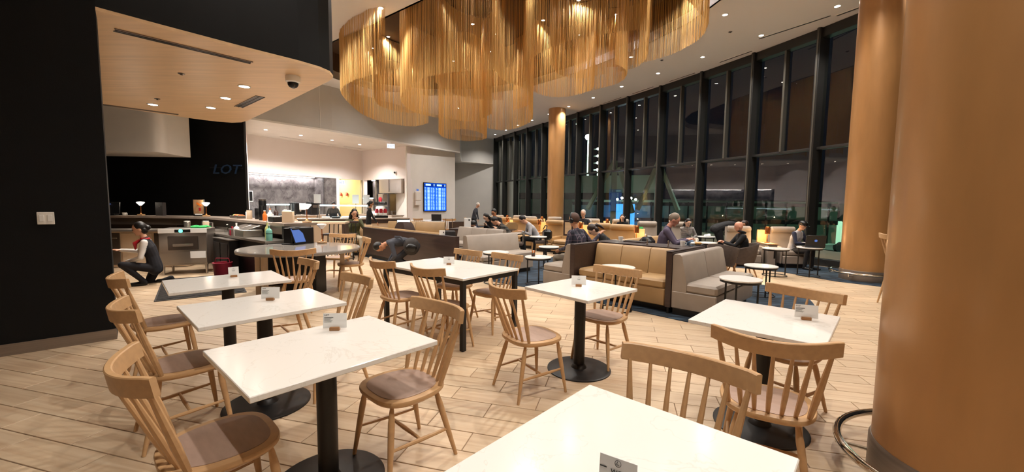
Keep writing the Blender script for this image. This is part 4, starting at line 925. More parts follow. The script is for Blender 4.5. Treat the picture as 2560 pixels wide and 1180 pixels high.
# cooking side: hood, cooker, counter
h0 = sl(2.45, .1); t = thing('extractor_hood', 'stainless steel extractor hood above the cooking counter', 'hood', (h0.x, h0.y, 0), atan2(sv.y, sv.x))
MB().rings([[V((x, y, z)) for x, y in ((-.85, -.25), (.85, -.25), (.85, .42), (-.85, .42))] for z in (1.98, 2.02, 2.69)]).build('canopy', m_steel, t)
MB().box((-.05, -.262, 2.36), (.012, .02, .62)).build('seam', m_dsteel, t); MB().box((0, .40, 1.4), (1.6, .03, 1.1)).build('steel_splashback', m_dsteel, t); MB().box((-.62, -.2, 1.62), (.36, .3, .66), bev=.01).build('steel_column', m_steel, t); MB().lathe([(.13, 0), (.13, .02)], 20, (-.62, -.355, 1.66), Matrix.Rotation(pi / 2, 4, 'X')).build('red_sticker', m_red, t)
c0_ = sl(1.9, -.45); t = thing('cooking_counter', 'pale stone cooking counter below the steel hood', 'counter', (c0_.x, c0_.y, 0), atan2(sv.y, sv.x)); MB().box((0, 0, .43), (3.0, .7, .86), bev=.01).build('cabinet', m_white, t); MB().box((0, 0, .88), (3.06, .76, .045), bev=.006).build('worktop', m_stone, t)
def oncook(s, dy=-.45): q = sl(s, dy); return (q.x, q.y, .903)
t = thing('rice_cooker', 'white round food cooker on the cooking counter', 'cooker', oncook(2.1)); MB().lathe([(.2, 0), (.24, .05), (.24, .36), (.2, .42), (.06, .45)], 24).build('body', m_gwhite, t); MB().box((0, -.02, .56), (.6, .3, .16), bev=.03).build('control_head', m_blk, t); MB().tube([(-.2, 0, .4), (-.2, 0, .5)], .02, 8).build('hinge', m_steel, t); MB().tube([(.2, 0, .4), (.2, 0, .5)], .02, 8).build('hinge', m_steel, t)
t = thing('plate_stack', 'stack of white plates under the white cooker', 'plates', oncook(1.75, -.55)); MB().lathe([(.2, 0), (.22, .02), (.22, .16), (.18, .17)], 24).build('plates', m_gwhite, t); MB().lathe([(.1, .17), (.21, .19), (.2, .185)], 24).build('top_plate', m_gwhite, t)
t = thing('pot', 'dark pot on the cooking counter', 'pot', oncook(2.75)); MB().lathe([(.14, 0), (.16, .02), (.16, .2), (.145, .2), (.14, .03)], 24).build('pan', m_dsteel, t); MB().tube([(.16, 0, .16), (.34, 0, .18)], .014, 8).build('handle', m_blk, t)
t = thing('steel_dispenser', 'grey steel dispenser beside the attendant', 'dispenser', oncook(1.2)); MB().box((0, 0, .4), (.5, .4, .8), bev=.02).build('body', m_steel, t); MB().box((0, -.2, .82), (.52, .1, .05), bev=.01).build('lit_rail', m_ledc, t); MB().box((0, -.24, .3), (.08, .1, .08), bev=.01).build('tap', m_blk, t)
# wall camera, exit signs, screens on the display wall
q = sl(2.75, -.05); t = thing('wall_camera', 'small round camera on the white wall over the steel hood', 'security camera', (q.x, q.y, 3.02), atan2(sv.y, sv.x)); MB().lathe([(.07, 0), (.07, .05)], 18, (0, .04, 0), Matrix.Rotation(pi / 2, 4, 'X')).build('mount', m_gwhite, t); MB().ell((0, -.03, -.01), (.05, .05, .05)).build('dome', m_blk, t)
def exit_sign(x, y, z, deg, label, w=.36, h=.22):
    t = thing('exit_sign', label, 'sign', (x, y, z), R_(deg)); MB().box((0, 0, 0), (w, .05, h), bev=.006).build('housing', m_gwhite, t); MB().box((0, -.027, 0), (w - .03, .006, h - .03)).build('face', m_exit, t)
    text('lettering', 'EXIT', h * .62, m_exitl, t, (0, -.0305, -h * .22), (pi / 2, 0, 0), .001, 'CENTER'); MB().box((0, 0, h / 2 + .03), (.05, .03, .06)).build('bracket', m_gwhite, t)
exit_sign(-5.62, 18.95, 4.10, 20, 'illuminated exit sign under the grey bulkhead'); q = kl(4.72, .35); exit_sign(q.x, q.y, 2.52, 30, 'illuminated exit sign in the cream corridor', .42, .28)
q = kl(5.75, 1.9)
for k in range(2):
    r = kl(5.82, 1.3 + .5 * k); t = thing('fire_alarm', ['left', 'right'][k] + ' small red fire alarm on the cream corridor wall', 'alarm', (r.x, r.y, 1.95), atan2(ku.y, ku.x) - pi / 2 + .05); MB().box((0, 0, 0), (.12, .05, .17), bev=.008).build('body', m_red, t); MB().box((0, -.028, .02), (.06, .01, .04)).build('window', m_gwhite, t)
dd = V((.616, .787)); dnrm = V((.787, -.616)); dp = lambda s, o=.02: V((-5.2, 20.02)) + dd * s + dnrm * o
q = dp(1.80, .05); t = thing('flight_display', 'bright blue flight information display on the white wall', 'screen', (q.x, q.y, 1.82), atan2(dd.y, dd.x))
MB().box((0, .01, 0), (1.56, .06, 1.48), bev=.008).build('frame', m_blk, t)
for s in (-1, 1):
    MB().box((s * .375, -.024, 0), (.735, .01, 1.42)).build('screen', m_scr, t); MB().box((s * .375, -.031, .60), (.72, .004, .17)).build('header_band', m_scrd, t)
    mb = MB(); mb.box((s * .375 - .12, -.034, .62), (.34, .003, .09)); mb.box((s * .375 + .27, -.034, .62), (.05, .003, .11))
    for k in range(19):
        z = .46 - .062 * k
        for x0, w in ((-.30, .11), (-.10, .15), (.10, .10), (.24, .12)):
            ww = w * rnd.uniform(.7, 1.0) if x0 != -.10 else w
            mb.box((s * .375 + x0 - (w - ww) / 2, -.034, z), (ww, .003, .04 if x0 == -.10 else .022))
    stuff(mb.build('flight_rows', m_scrw, t))
q = dp(.62, .09); t = thing('sanitiser_dispenser', 'white hand sanitiser dispenser with a blue light on the white wall', 'dispenser', (q.x, q.y, 1.75), atan2(dd.y, dd.x)); MB().box((0, 0, .1), (.36, .12, .46), bev=.03).build('housing', m_white, t); MB().box((-.06, -.062, .40), (.14, .01, .10), bev=.01).build('blue_light', m_bluescr, t); MB().box((0, 0, -.25), (.34, .1, .22), bev=.01).build('drip_tray', m_white, t)
# dim sign on the black bar wall
t = thing('wall_sign', 'dim blue lettered sign on the black wall behind the bar', 'sign', (-9.52, 13.62, 2.40), R_(7.8)); text('lettering', 'LOT', .44, m_dim, t, (0, -.03, 0), (pi / 2, 0, 0), .02, 'CENTER', .25); MB().box((0, -.006, .2), (1.0, .012, .02)).build('mounting_rail', m_blk, t)

# counter-height table with stools behind the bar end
t = thing('communal_table', 'beige counter height table with an open frame behind the bar end', 'table', (-4.9, 10.1, 0), R_(12)); MB().box((0, 0, .985), (1.5, .6, .05), bev=.006).build('tabletop', m_beige, t); MB().box((-.58, 0, .48), (.34, .56, .96), bev=.006).build('side_panel', m_beige, t); MB().box((.7, 0, .48), (.06, .56, .96), bev=.006).build('side_panel', m_walnut, t); MB().box((0, .2, .2), (1.2, .03, .06)).build('foot_bar', m_black, t)
for k in range(2):
    t = thing('stool', ['left', 'right'][k] + ' dark backed stool inside the beige counter table', 'stool', (-4.72 + .42 * k, 10.55 + .1 * k, 0), R_(270)); MB().box((0, 0, .66), (.36, .36, .04), bev=.012).build('seat', m_walnut, t)
    for sx in (-1, 1):
        for sy in (-1, 1): MB().tube([(sx * .14, sy * .14, .64), (sx * .18, sy * .18, 0)], .014, 8).build('leg', m_black, t)
    for j in range(3): MB().tube([(-.17, -.12 + .12 * j, .67), (-.2, -.12 + .12 * j, .95)], .012, 8).build('spindle', m_black, t)
    MB().box((-.2, 0, .97), (.03, .38, .06), bev=.008).build('back_rail', m_walnut, t)
# far cafe table and chairs near the display wall
for i, (x, y, lb) in enumerate(((-3.9, 18.0, 'far white cafe table left of the display wall'), (-3.2, 17.3, 'far white cafe table before the flight display'))):
    t = thing('far_table', lb, 'table', (x, y, 0), R_(30)); MB().box((0, 0, .735), (1.0, .7, .03), bev=.004).build('tabletop', m_quartz, t); MB().lathe([(.04, .02), (.04, .72)], 14).build('pole', m_black, t); MB().lathe([(.27, 0), (.27, .012), (.05, .02)], 24).build('base', m_black, t)
for x, y, d, lb in ((-3.75, 16.85, 60, 'far oak chair left of the dark far screen'), (-2.6, 16.75, 100, 'far oak chair right of the dark far screen'), (-2.3, 17.7, 190, 'far oak chair nearest the suitcase handle')): dup(c0, (x, y, 0), R_(d), lb, 'far oak chairs before the display wall')
t = thing('far_screen', 'dark laptop lid on the far cafe table', 'laptop', (-3.22, 17.25, .75), R_(20)); MB().box((0, 0, .15), (.42, .02, .27), bev=.006, M=Matrix.Rotation(R_(-12), 4, 'X')).build('lid', m_blk, t); MB().box((0, .12, .01), (.4, .26, .016), bev=.004).build('keyboard', m_blk, t)
t = thing('suitcase', 'upright suitcase with a raised silver handle beside the display wall', 'suitcase', (-2.06, 13.2, 0), R_(20)); MB().box((0, 0, .33), (.42, .24, .58), bev=.04).build('case', m_rubber, t)
MB().tube([(-.12, 0, .6), (-.12, 0, 1.0), (.12, 0, 1.0), (.12, 0, .6)], .012, 8).build('handle', m_chrome, t)
for s in (-1, 1): MB().lathe([(.03, -.012), (.03, .012)], 14, (s * .16, 0, .031), Matrix.Rotation(pi / 2, 4, 'X')).build('wheel', m_blk, t)

# ================================================================== PEOPLE
def ik(a, b, l1, l2, hint):
    a, b = V(a), V(b); d = b - a; L = min(d.length, (l1 + l2) * .995); d = d.normalized(); b = a + d * L
    x = (l1 * l1 - l2 * l2 + L * L) / (2 * L); h = sqrt(max(l1 * l1 - x * x, 0)); hv = V(hint); hv = (hv - d * hv.dot(d)).normalized()
    return a + d * x + hv * h, b
def seg_dist(P, a, b, ra, rb):
    a = np.array(a); b = np.array(b); ab_ = b - a; L2 = max((ab_ ** 2).sum(), 1e-9)
    t = np.clip(((P - a) @ ab_) / L2, 0, 1); return np.linalg.norm(P - a - t[:, None] * ab_, axis=1) - (ra + (rb - ra) * t)
def capsule(mb, a, b, ra, rb, n=12):
    a, b = V(a), V(b); d = (b - a); L = d.length; d = d.normalized(); pts = []; rad = []
    for k in (0, .25, .6, 1): t = -cos(k * pi / 2); pts.append(a + d * ra * t); rad.append(max(ra * sin(k * pi / 2), .0008))
    for k in (0, .4, .75, 1): t = sin(k * pi / 2); pts.append(b + d * rb * t); rad.append(max(rb * cos(k * pi / 2), .0008))
    if L < 1e-4: return
    mb.tube(pts, rad, n)
def person(name, label, loc, rz, hip=(0, 0, .9), lean=0, bend=0, side=0, head=(0, 0), hands=None, feet=None, sc=1.0, top=None, sleeve=None, legs=None, shoe=None, skin=None, hair='short', hairm=None, vox=.013, sitting=False, build=1.0, elbow=(( -.5, .6, -.6), (-.5, -.6, -.6)), knee=(1, 0, .35), eyes=True):
    top = top or m_blk; sleeve = sleeve or top; legs = legs or m_blk; shoe = shoe or m_blk; skin = skin or m_skin; hairm = hairm or m_hairb
    root = thing(name, label, 'person', (*loc, 0), R_(rz)); root.scale = (sc, sc, sc)
    mats = [skin, top, sleeve, legs, shoe]; prims = []; mb = MB()
    def cap(a, b, ra, rb, reg): capsule(mb, a, b, ra, rb); prims.append((tuple(a), tuple(b), ra, rb, reg))
    pel = V(hip); up = lambda d, s: V((sin(R_(d)), sin(R_(s)), cos(R_(d)))).normalized()
    d1 = up(lean, side); d2 = up(lean + bend, side)
    waist = pel + d1 * .20; chest = waist + d2 * .16; neck = chest + d2 * .145; lat = V((0, 1, 0)) - d2 * d2.y; lat.normalize()
    hl = V((0, 1, 0))
    # trunk: overlapping side by side capsules give an elliptical section
    for s in (-1, 1):
        cap(pel + hl * .075 * s, waist + lat * .062 * s, .105 * build, .092 * build, 3 if False else 1)
        cap(waist + lat * .062 * s, chest + lat * .085 * s, .094 * build, .100 * build, 1)
        cap(chest + lat * .085 * s, neck + lat * .10 * s - d2 * .03, .100 * build, .062, 1)
        cap(pel + hl * .07 * s - d1 * .02, pel + hl * .085 * s - d1 * .06, .108 * build, .10 * build, 3)
    cap(chest, neck, .1, .07, 1)
    hd = up(lean + bend * 1.0 + head[0], side * .5); nk = neck + d2 * .02 + hd * .07; cap(neck - d2 * .02, nk, .052, .05, 0)
    hc = nk + hd * .115; yaw = R_(head[1])
    Mh = Matrix.Rotation(yaw, 3, 'Z') @ Matrix.Rotation(R_(lean + bend + head[0]), 3, 'Y'); hp = lambda x, y, z: hc + Mh @ V((x, y, z))
    def ell(c, r, reg): mb.ell(hp(*c), r, 14, 10, Mh); q = hp(*c); prims.append((tuple(q), tuple(q + V((0, 0, .001))), min(r), min(r), reg))
    ell((0, 0, .015), (.096, .077, .105), 0); ell((.022, 0, -.05), (.068, .056, .065), 0); ell((.092, 0, -.012), (.020, .014, .022), 0); ell((.075, 0, -.085), (.02, .022, .018), 0)
    for s in (-1, 1): ell((-.005, s * .078, -.008), (.022, .010, .030), 0)
    # arms
    hands = hands or [(.15, .28, .75), (.15, -.28, .75)]
    for i, s in enumerate((1, -1)):
        sh = neck + lat * .165 * s * (build * .5 + .5) - d2 * .035; el, wr = ik(sh, hands[i], .285, .255, elbow[i])
        cap(sh, el, .056 * build, .044, 2); cap(el, wr, .044, .030, 2)
        fd = (wr - el).normalized(); pd = fd.cross(V((0, 0, 1))); pd = pd.normalized() if pd.length > .1 else V((0, 1, 0)); dn = fd.cross(pd).normalized()
        if dn.z > 0: dn = -dn
        p0 = wr + fd * .02; p1 = wr + fd * .085
        for k in (-1, 0, 1): cap(p0 + pd * .013 * k, p1 + pd * .022 * k, .017, .016, 0)
        for k, ln in zip((-1.5, -.5, .5, 1.5), (.060, .075, .080, .068)):
            b0 = p1 + pd * .0175 * k + fd * .01; b1 = b0 + (fd + dn * .35 + pd * .08 * k).normalized() * ln * .5; b2 = b1 + (fd * .6 + dn * .8).normalized() * ln * .5
            cap(b0, b1, .0092, .0088, 0); cap(b1, b2, .0088, .0075, 0)
        q0 = p0 + pd * .02 * s; q1 = q0 + (pd * s * .7 + fd * .6 + dn * .2).normalized() * .045; cap(q0, q1, .012, .010, 0); cap(q1, q1 + (fd + dn * .3).normalized() * .028, .010, .008, 0)
    feet = feet or [(.0, .1, 0), (.0, -.1, 0)]
    for i, s in enumerate((1, -1)):
        hj = pel + hl * .09 * s - V((0, 0, .03)); an = V(feet[i]) + V((-.06, 0, .075)); kn, an = ik(hj, an, .43, .42, knee if not isinstance(knee[0], tuple) else knee[i])
        cap(hj, kn, .088 * build, .062, 3); cap(kn, an, .060, .042, 3); f0 = V(feet[i]) + V((-.075, 0, .04)); f1 = V(feet[i]) + V((.13, 0, .032)); cap(f0, f1, .042, .034, 4)
    me = mb.mesh('tmp', mats, False); o = bpy.data.objects.new('tmp_person', me); COL.objects.link(o)
    md = o.modifiers.new('r', 'REMESH'); md.mode = 'VOXEL'; md.voxel_size = vox; md.use_smooth_shade = True
    ms = o.modifiers.new('s', 'SMOOTH'); ms.factor = .5; ms.iterations = 3
    dg = bpy.context.evaluated_depsgraph_get(); nm = bpy.data.meshes.new_from_object(o.evaluated_get(dg)); bpy.data.objects.remove(o); nm.name = 'body'
    n = len(nm.polygons); C = np.empty(n * 3); nm.polygons.foreach_get('center', C); C = C.reshape(-1, 3)
    best = np.full(n, 9.0); reg = np.zeros(n, int)
    for a, b, ra, rb, rg in prims:
        d = seg_dist(C, a, b, ra, rb); m = d < best; best[m] = d[m]; reg[m] = rg
    nm.materials.clear()
    for m in mats: nm.materials.append(m)
    nm.polygons.foreach_set('material_index', reg.tolist()); nm.polygons.foreach_set('use_smooth', [True] * n); nm.update()
    body = bpy.data.objects.new('body', nm); COL.objects.link(body); body.parent = root
    # hair and face
    if hair and hair != 'bald':
        hb = MB(); hb.ell(hp(-.024, 0, .034), (.096, .086, .104), 18, 12, Mh)
        if hair in ('long', 'pony'):
            hb.ell(hp(-.045, 0, -.03), (.065, .082, .09), 16, 10, Mh)
        if hair == 'long':
            for s in (-1, 0, 1): hb.tube([hp(-.03, s * .07, .02), hp(-.05, s * .08, -.10), hp(-.06, s * .085, -.22), hp(-.055, s * .07, -.32)], [.04, .05, .048, .02], 10)
        if hair == 'pony': hb.tube([hp(-.09, 0, .02), hp(-.135, 0, -.01), hp(-.15, 0, -.10), hp(-.14, 0, -.19)], [.03, .036, .03, .01], 10)
        if hair == 'bun': hb.ell(hp(-.11, 0, -.01), (.05, .055, .05), 14, 9, Mh); hb.ell(hp(-.05, 0, -.03), (.06, .08, .08), 14, 9, Mh)
        hb.build('hair', hairm, root)
    if eyes:
        eb = MB()
        for s in (-1, 1): eb.ell(hp(.088, s * .031, .012), (.009, .013, .007), 10, 7, Mh)
        eb.build('eyes', m_eye, root); bb = MB()
        for s in (-1, 1): bb.ell(hp(.089, s * .032, .032), (.007, .02, .0045), 10, 6, Mh)
        bb.build('eyebrows', hairm, root); MB().ell(hp(.084, 0, -.058), (.007, .022, .0065), 12, 7, Mh).build('mouth', m_lip, root)
    root['hp'] = 0; del root['hp']
    return root, hp, Mh, neck, d2, pel
def plaid_mat():
    m = mat('plaid_cloth', '#1b1b2c', .8); nt = m.node_tree; b = nt.nodes['Principled BSDF']; L = nt.links.new
    tc = nt.nodes.new('ShaderNodeTexCoord'); out = None
    for ax, sc in (('X', 9), ('Y', 9), ('Z', 9)):
        w = nt.nodes.new('ShaderNodeTexWave'); w.bands_direction = ax; w.inputs['Scale'].default_value = sc * .35; L(tc.outputs['Object'], w.inputs[0])
        r = nt.nodes.new('ShaderNodeMath'); r.operation = 'GREATER_THAN'; r.inputs[1].default_value = .985; L(w.outputs['Fac'], r.inputs[0])
        if out is None: out = r
        else:
            a = nt.nodes.new('ShaderNodeMath'); a.operation = 'MAXIMUM'; L(out.outputs[0], a.inputs[0]); L(r.outputs[0], a.inputs[1]); out = a
    mx = nt.nodes.new('ShaderNodeMix'); mx.data_type = 'RGBA'; L(out.outputs[0], mx.inputs[0]); mx.inputs[6].default_value = (*hexc('#1a1a2a'), 1); mx.inputs[7].default_value = (*hexc('#5d4f5c'), 1); L(mx.outputs[2], b.inputs['Base Color']); return m
def stripe_mat(c1, c2, sc):
    m = mat('striped_cloth', c1, .8); nt = m.node_tree; b = nt.nodes['Principled BSDF']; L = nt.links.new
    tc = nt.nodes.new('ShaderNodeTexCoord'); w = nt.nodes.new('ShaderNodeTexWave'); w.bands_direction = 'Z'; w.inputs['Scale'].default_value = sc; w.inputs['Distortion'].default_value = 1.5; L(tc.outputs['Object'], w.inputs[0])
    r = ramp(nt, [(.45, hexc(c1)), (.55, hexc(c2))]); L(w.outputs['Fac'], r.inputs[0]); L(r.outputs[0], b.inputs['Base Color']); return m
cl = lambda n, c: mat(n, c, .85, noise=((8, 8, 8), 3, .15))
m_shirtw = cl('white_shirt', '#e6dfd8'); m_vest = cl('dark_vest', '#15131a'); m_olive = cl('olive_jacket', '#4a4a2c'); m_cream = cl('cream_trousers', '#cdbfa6'); m_purple = cl('purple_jumper', '#5a5064'); m_navyc = cl('navy_cloth', '#1e2238'); m_charc = cl('charcoal_cloth', '#26262b'); m_dgrey = cl('dark_grey_cloth', '#3a3c44'); m_khaki = cl('khaki_trousers', '#7a6f60'); m_jeans = cl('blue_jeans', '#5d7690'); m_blackc = cl('black_cloth', '#131316'); m_lgrey = cl('light_grey_hoodie', '#a7a5a8'); m_brownc = cl('brown_cloth', '#3b2a24'); m_djeans = cl('dark_jeans', '#2a3850')
m_plaid = plaid_mat(); m_stripe = stripe_mat('#26232a', '#cfc8c2', 14); m_camo = stripe_mat('#1d1d1d', '#4b473f', 4)

# kneeling attendant
r, hp, Mh, neck, d2, pel = person('person', 'kneeling attendant in white sleeves, dark vest and red scarf, reaching left', (-6.40, 7.22), 212, (0, 0, .32), 10, 6, 0, (4, 6), [(.36, .06, .44), (.50, -.22, .62)], [(.20, .14, 0), (-.14, -.10, 0)], .98, m_vest, m_shirtw, m_vest, m_blk, m_skin, 'bun', m_hairb, .010, True, .95, knee=((1, .3, .6), (1, -.2, -.4)))
MB().tube([neck + V((.055 * cos(2 * pi * k / 12), .065 * sin(2 * pi * k / 12), .02)) for k in range(12)], .020, 8, True).build('red_scarf', m_red, r)
mb = MB(); mb.tube([neck + V((.07, .0, .0)), neck + V((.14, .015, -.06)), neck + V((.135, .01, -.17))], [.022, .035, .012], 8); mb.build('scarf_knot', m_red, r)
# attendant at the counter
r, hp, *_ = person('person', 'standing attendant in a black suit and white mask beside the steel hood counter', (-5.08, 14.35), 20, (0, 0, .90), 3, 4, 0, (10, 0), [(.30, .18, .88), (.32, -.16, .86)], None, .90, m_blackc, m_blackc, m_blackc, m_blk, m_skin2, 'bun', m_hairb)
MB().ell(hp(.07, 0, -.05), (.042, .052, .042)).build('face_mask', m_gwhite, r); MB().tube([_[1] + V((.045 * cos(2 * pi * k / 10), .055 * sin(2 * pi * k / 10), .015)) for k in range(10)], .012, 6, True).build('white_collar', m_shirtw, r)
SIT = lambda f=.45, w=.12: [(f, w, 0), (f, -w, 0)]
# woman in olive
r, hp, *_ = person('person', 'seated woman in an olive jacket and cream trousers eating, dark beanie', (-4.56, 11.62), -55, (0, 0, .50), 6, 10, 0, (6, 0), [(.34, .06, .98), (.33, -.06, .97)], [(.50, .12, 0), (.46, -.14, 0)], 1, m_olive, m_olive, m_cream, m_gwhite, m_skin, 'long', m_hairb, .012, True, 1.15)
t = thing('sandwich', 'sandwich held up by the woman in the olive jacket', 'food', (-4.56 + .43 * cos(R_(-55)), 11.62 + .43 * sin(R_(-55)), .99)); MB().ell((0, 0, 0), (.05, .06, .035)).build('bread', m_food, t)
# crouching person with backpack
person('person', 'person in dark clothes bent double before the long dark partition', (-2.15, 8.75), 200, (0, 0, .60), 70, 24, 0, (20, 0), [(.52, .12, .22), (.50, -.14, .22)], [(.06, .12, 0), (.0, -.12, 0)], 1.0, m_dgrey, m_dgrey, m_charc, m_blk, m_skin2, 'short', m_hairb, .012)
t = thing('backpack', 'black backpack hanging on the side of the bent person', 'bag', (-2.12, 8.52, .58), R_(10)); MB().ell((0, 0, 0), (.17, .13, .19), 18, 12).build('bag', m_rubber, t); MB().tube([(-.15, -.05, .12), (-.22, .0, .2), (-.34, .06, .2)], .02, 8).build('strap', m_dgrey, t); MB().ell((0, -.12, -.02), (.12, .05, .09)).build('pocket', m_blk, t)
# far standing man
person('person', 'distant standing man in dark clothes before the grey end wall', (-1.85, 19.6), -10, (0, 0, .88), 8, 10, 0, (10, 0), [(.2, .2, .8), (.22, -.2, .82)], None, .92, m_dgrey, m_dgrey, m_blackc, m_blk, m_skin, 'short', m_hairw)
# table trio
t = thing('work_table', 'long dark table in front of the display wall with papers on it', 'table', (-.85, 12.02, 0), R_(-12)); MB().box((0, 0, .735), (1.9, .7, .04), bev=.006).build('tabletop', m_walnut, t); MB().box((0, 0, .36), (1.5, .08, .7)).build('panel_leg', m_black, t); MB().box((.1, -.08, .757), (.5, .3, .004)).build('papers', m_paper, t)
t = thing('table_tent', 'white menu tent on the dark table before the display wall', 'sign', (-1.36, 12.35, .757), R_(10)); MB().box((0, 0, .15), (.20, .03, .30), bev=.004).build('card', m_paper, t); MB().box((.05, -.017, .24), (.04, .003, .05)).build('dark_print', m_ink, t); MB().box((0, 0, .008), (.22, .1, .016)).build('foot', m_blk, t)
for i, (x, y, lb) in enumerate(((-1.1, 12.0, 'small white cup on the dark table, left'), (-.5, 11.9, 'small white cup on the dark table, middle'), (-.25, 11.85, 'small white cup on the dark table, right'))):
    t = thing('cup', lb, 'cup', (x, y, .757)); MB().lathe([(.03, 0), (.04, .07), (.036, .07), (.03, .02)], 14).build('bowl', m_gwhite, t); MB().tube([(.038, 0, .055), (.06, 0, .045), (.055, 0, .02), (.036, 0, .018)], .005, 6).build('handle', m_gwhite, t)
def stoolbox(x, y, rz, label, m=None):
    t = thing('low_stool', label, 'seat', (x, y, 0), R_(rz), 'small seats at the lounge tables'); MB().box((0, 0, .40), (.42, .44, .09), bev=.02).build('seat', m or m_felt, t)
    for sx in (-1, 1):
        for sy in (-1, 1): MB().tube([(sx * .15, sy * .15, .37), (sx * .18, sy * .18, 0)], .016, 8).build('leg', m_black, t)
    MB().tube([(-.2, -.18, .42), (-.24, -.18, .74), (-.24, .18, .74), (-.2, .18, .42)], .014, 8).build('back_frame', m_chrome, t); MB().box((-.235, 0, .64), (.02, .34, .18), bev=.008).build('back_pad', m_blk, t)
stoolbox(-1.40, 13.0, -80, 'low seat under the person in navy'); stoolbox(-.58, 12.95, -95, 'low seat under the long haired woman'); stoolbox(-.48, 13.85, -100, 'low seat under the tall dark figure at the table'); stoolbox(.10, 11.2, 175, 'low seat under the man in the patterned jacket'); stoolbox(.82, 11.9, 185, 'low seat under the man in the grey hooded jacket')
person('person', 'person in navy leaning over the dark table', (-1.38, 12.95), -70, (0, 0, .50), 40, 14, 0, (20, 0), [(.42, .1, .78), (.42, -.1, .78)], SIT(), .97, m_navyc, m_navyc, m_blackc, m_blk, m_skin, 'short', m_hairb)
person('person', 'woman with long black hair looking at her phone at the dark table', (-.58, 12.9), 225, (0, 0, .50), 16, 12, 0, (16, 0), [(.34, .06, .84), (.34, -.06, .84)], SIT(), .97, m_blackc, m_blackc, m_blackc, m_blk, m_skin3, 'long', m_hairb)
person('person', 'tall dark figure with black hair behind the long haired woman', (-.48, 13.8), 240, (0, 0, .52), 10, 10, 0, (14, 0), [(.34, .1, .8), (.34, -.1, .8)], SIT(), 1.02, m_blackc, m_blackc, m_blackc, m_blk, m_skin2, 'short', m_hairb)
t = thing('handbag', 'tan handbag at the end of the dark table', 'bag', (-.02, 11.98, .757), R_(20)); MB().rings([[V((x, y, z)) for x, y in ((-.18 * k, -.07), (.18 * k, -.07), (.18 * k, .07), (-.18 * k, .07))] for z, k in ((0, 1), (.12, 1.05), (.2, .6))]).build('bag', m_tan, t); MB().tube([(-.08, 0, .19), (-.05, 0, .30), (.05, 0, .30), (.08, 0, .19)], .01, 8).build('handle', m_tan, t)
person('person', 'man in a dark patterned jacket reading at the small table, facing left', (-.02, 11.15), 188, (0, 0, .50), 26, 14, 0, (18, 0), [(.42, .1, .80), (.42, -.1, .80)], SIT(), 1.0, m_camo, m_camo, m_blackc, m_blk, m_skin, 'short', m_hairb)
person('person', 'man in a grey hooded jacket with a black bag, leaning on the round table', (.74, 11.9), 190, (0, 0, .50), 26, 12, 0, (16, 0), [(.46, .12, .70), (.46, -.1, .70)], SIT(), 1.0, m_lgrey, m_lgrey, m_blackc, m_blk, m_skin, 'short', m_hairb)
t = thing('shoulder_bag', 'black shoulder bag behind the man in the grey hooded jacket', 'bag', (1.02, 11.75, .46), R_(10)); MB().box((0, 0, .16), (.24, .32, .30), bev=.06).build('bag', m_blk, t); MB().tube([(-.1, .1, .3), (-.05, .06, .42), (-.02, -.06, .42), (-.06, -.12, .3)], .015, 8).build('strap', m_blk, t)
# plaid man with headphones
r, hp, Mh, neck, d2, pel = person('person', 'man in a dark plaid shirt with headphones, seen from behind', (1.24, 7.42), 138, (.02, 0, .51), 2, 6, 0, (10, 0), [(.30, .18, .66), (-.12, -.50, .93)], [(.52, .13, 0), (.50, -.16, 0)], 1.0, m_plaid, m_plaid, m_khaki, m_blk, m_skin2, 'short', mat('cropped_hair', '#4d352a', .7), .010, True, 1.22)
hb = MB(); hb.tube([hp(0, .088 * cos(a), .035 + .105 * sin(a)) for a in [pi * k / 14 for k in range(15)]], .012, 8)
for s in (-1, 1): hb.ell(hp(-.002, s * .095, -.01), (.045, .025, .05), 14, 9, Mh)
hb.build('headphones', m_blk, r)
t = thing('glass', 'small glass of iced drink on the side table by the man in plaid', 'glass', (.40, 7.52, .526)); MB().lathe([(.036, .045), (.04, .115), (.038, .115), (.034, .046)], 18).build('rim', m_clear, t); MB().lathe([(.034, .0), (.036, .05)], 18).build('dark_drink', m_brownc, t)
for k in range(3): MB().box((-.012 + .014 * k, .008 * (k - 1), .085), (.022, .022, .05), rz=k, bev=.004).build('garnish', m_orange if k != 1 else m_gwhite, t)
# woman in black
r, hp, Mh, *_ = person('person', 'woman in black with glasses and a ponytail looking down', (2.04, 8.1), 178, (0, 0, .50), 24, 14, 0, (22, 0), [(.36, .1, .70), (.36, -.1, .70)], SIT(.4), .96, m_blackc, m_blackc, m_blackc, m_blk, m_skin3, 'pony', m_hairbr)
g_ = MB()
for s in (-1, 1): g_.tube([hp(.103, s * .032 + .022 * cos(a), .012 + .016 * sin(a)) for a in [2 * pi * k / 12 for k in range(12)]], .0025, 5, True); g_.tube([hp(.10, s * .054, .014), hp(.0, s * .085, .012)], .0022, 5)
g_.build('glasses', m_blk, r); stoolbox(2.04, 8.1, 180, 'low seat under the woman with the ponytail', m_tan)
# white haired man, distant heads
person('person', 'distant white haired man in dark clothes by the window', (2.42, 13.7), 240, (0, 0, .50), 0, 8, 0, (6, 0), [(.3, .16, .7), (.3, -.16, .7)], SIT(), 1.0, m_charc, m_charc, m_blackc, m_blk, m_skin, 'short', m_hairw)
person('person', 'distant dark haired person sitting low by the window mullion', (4.02, 14.75), 250, (0, 0, .46), 4, 8, 0, (12, 0), [(.3, .16, .7), (.3, -.16, .7)], SIT(), .92, m_blackc, m_blackc, m_blackc, m_blk, m_skin3, 'long', m_hairb)
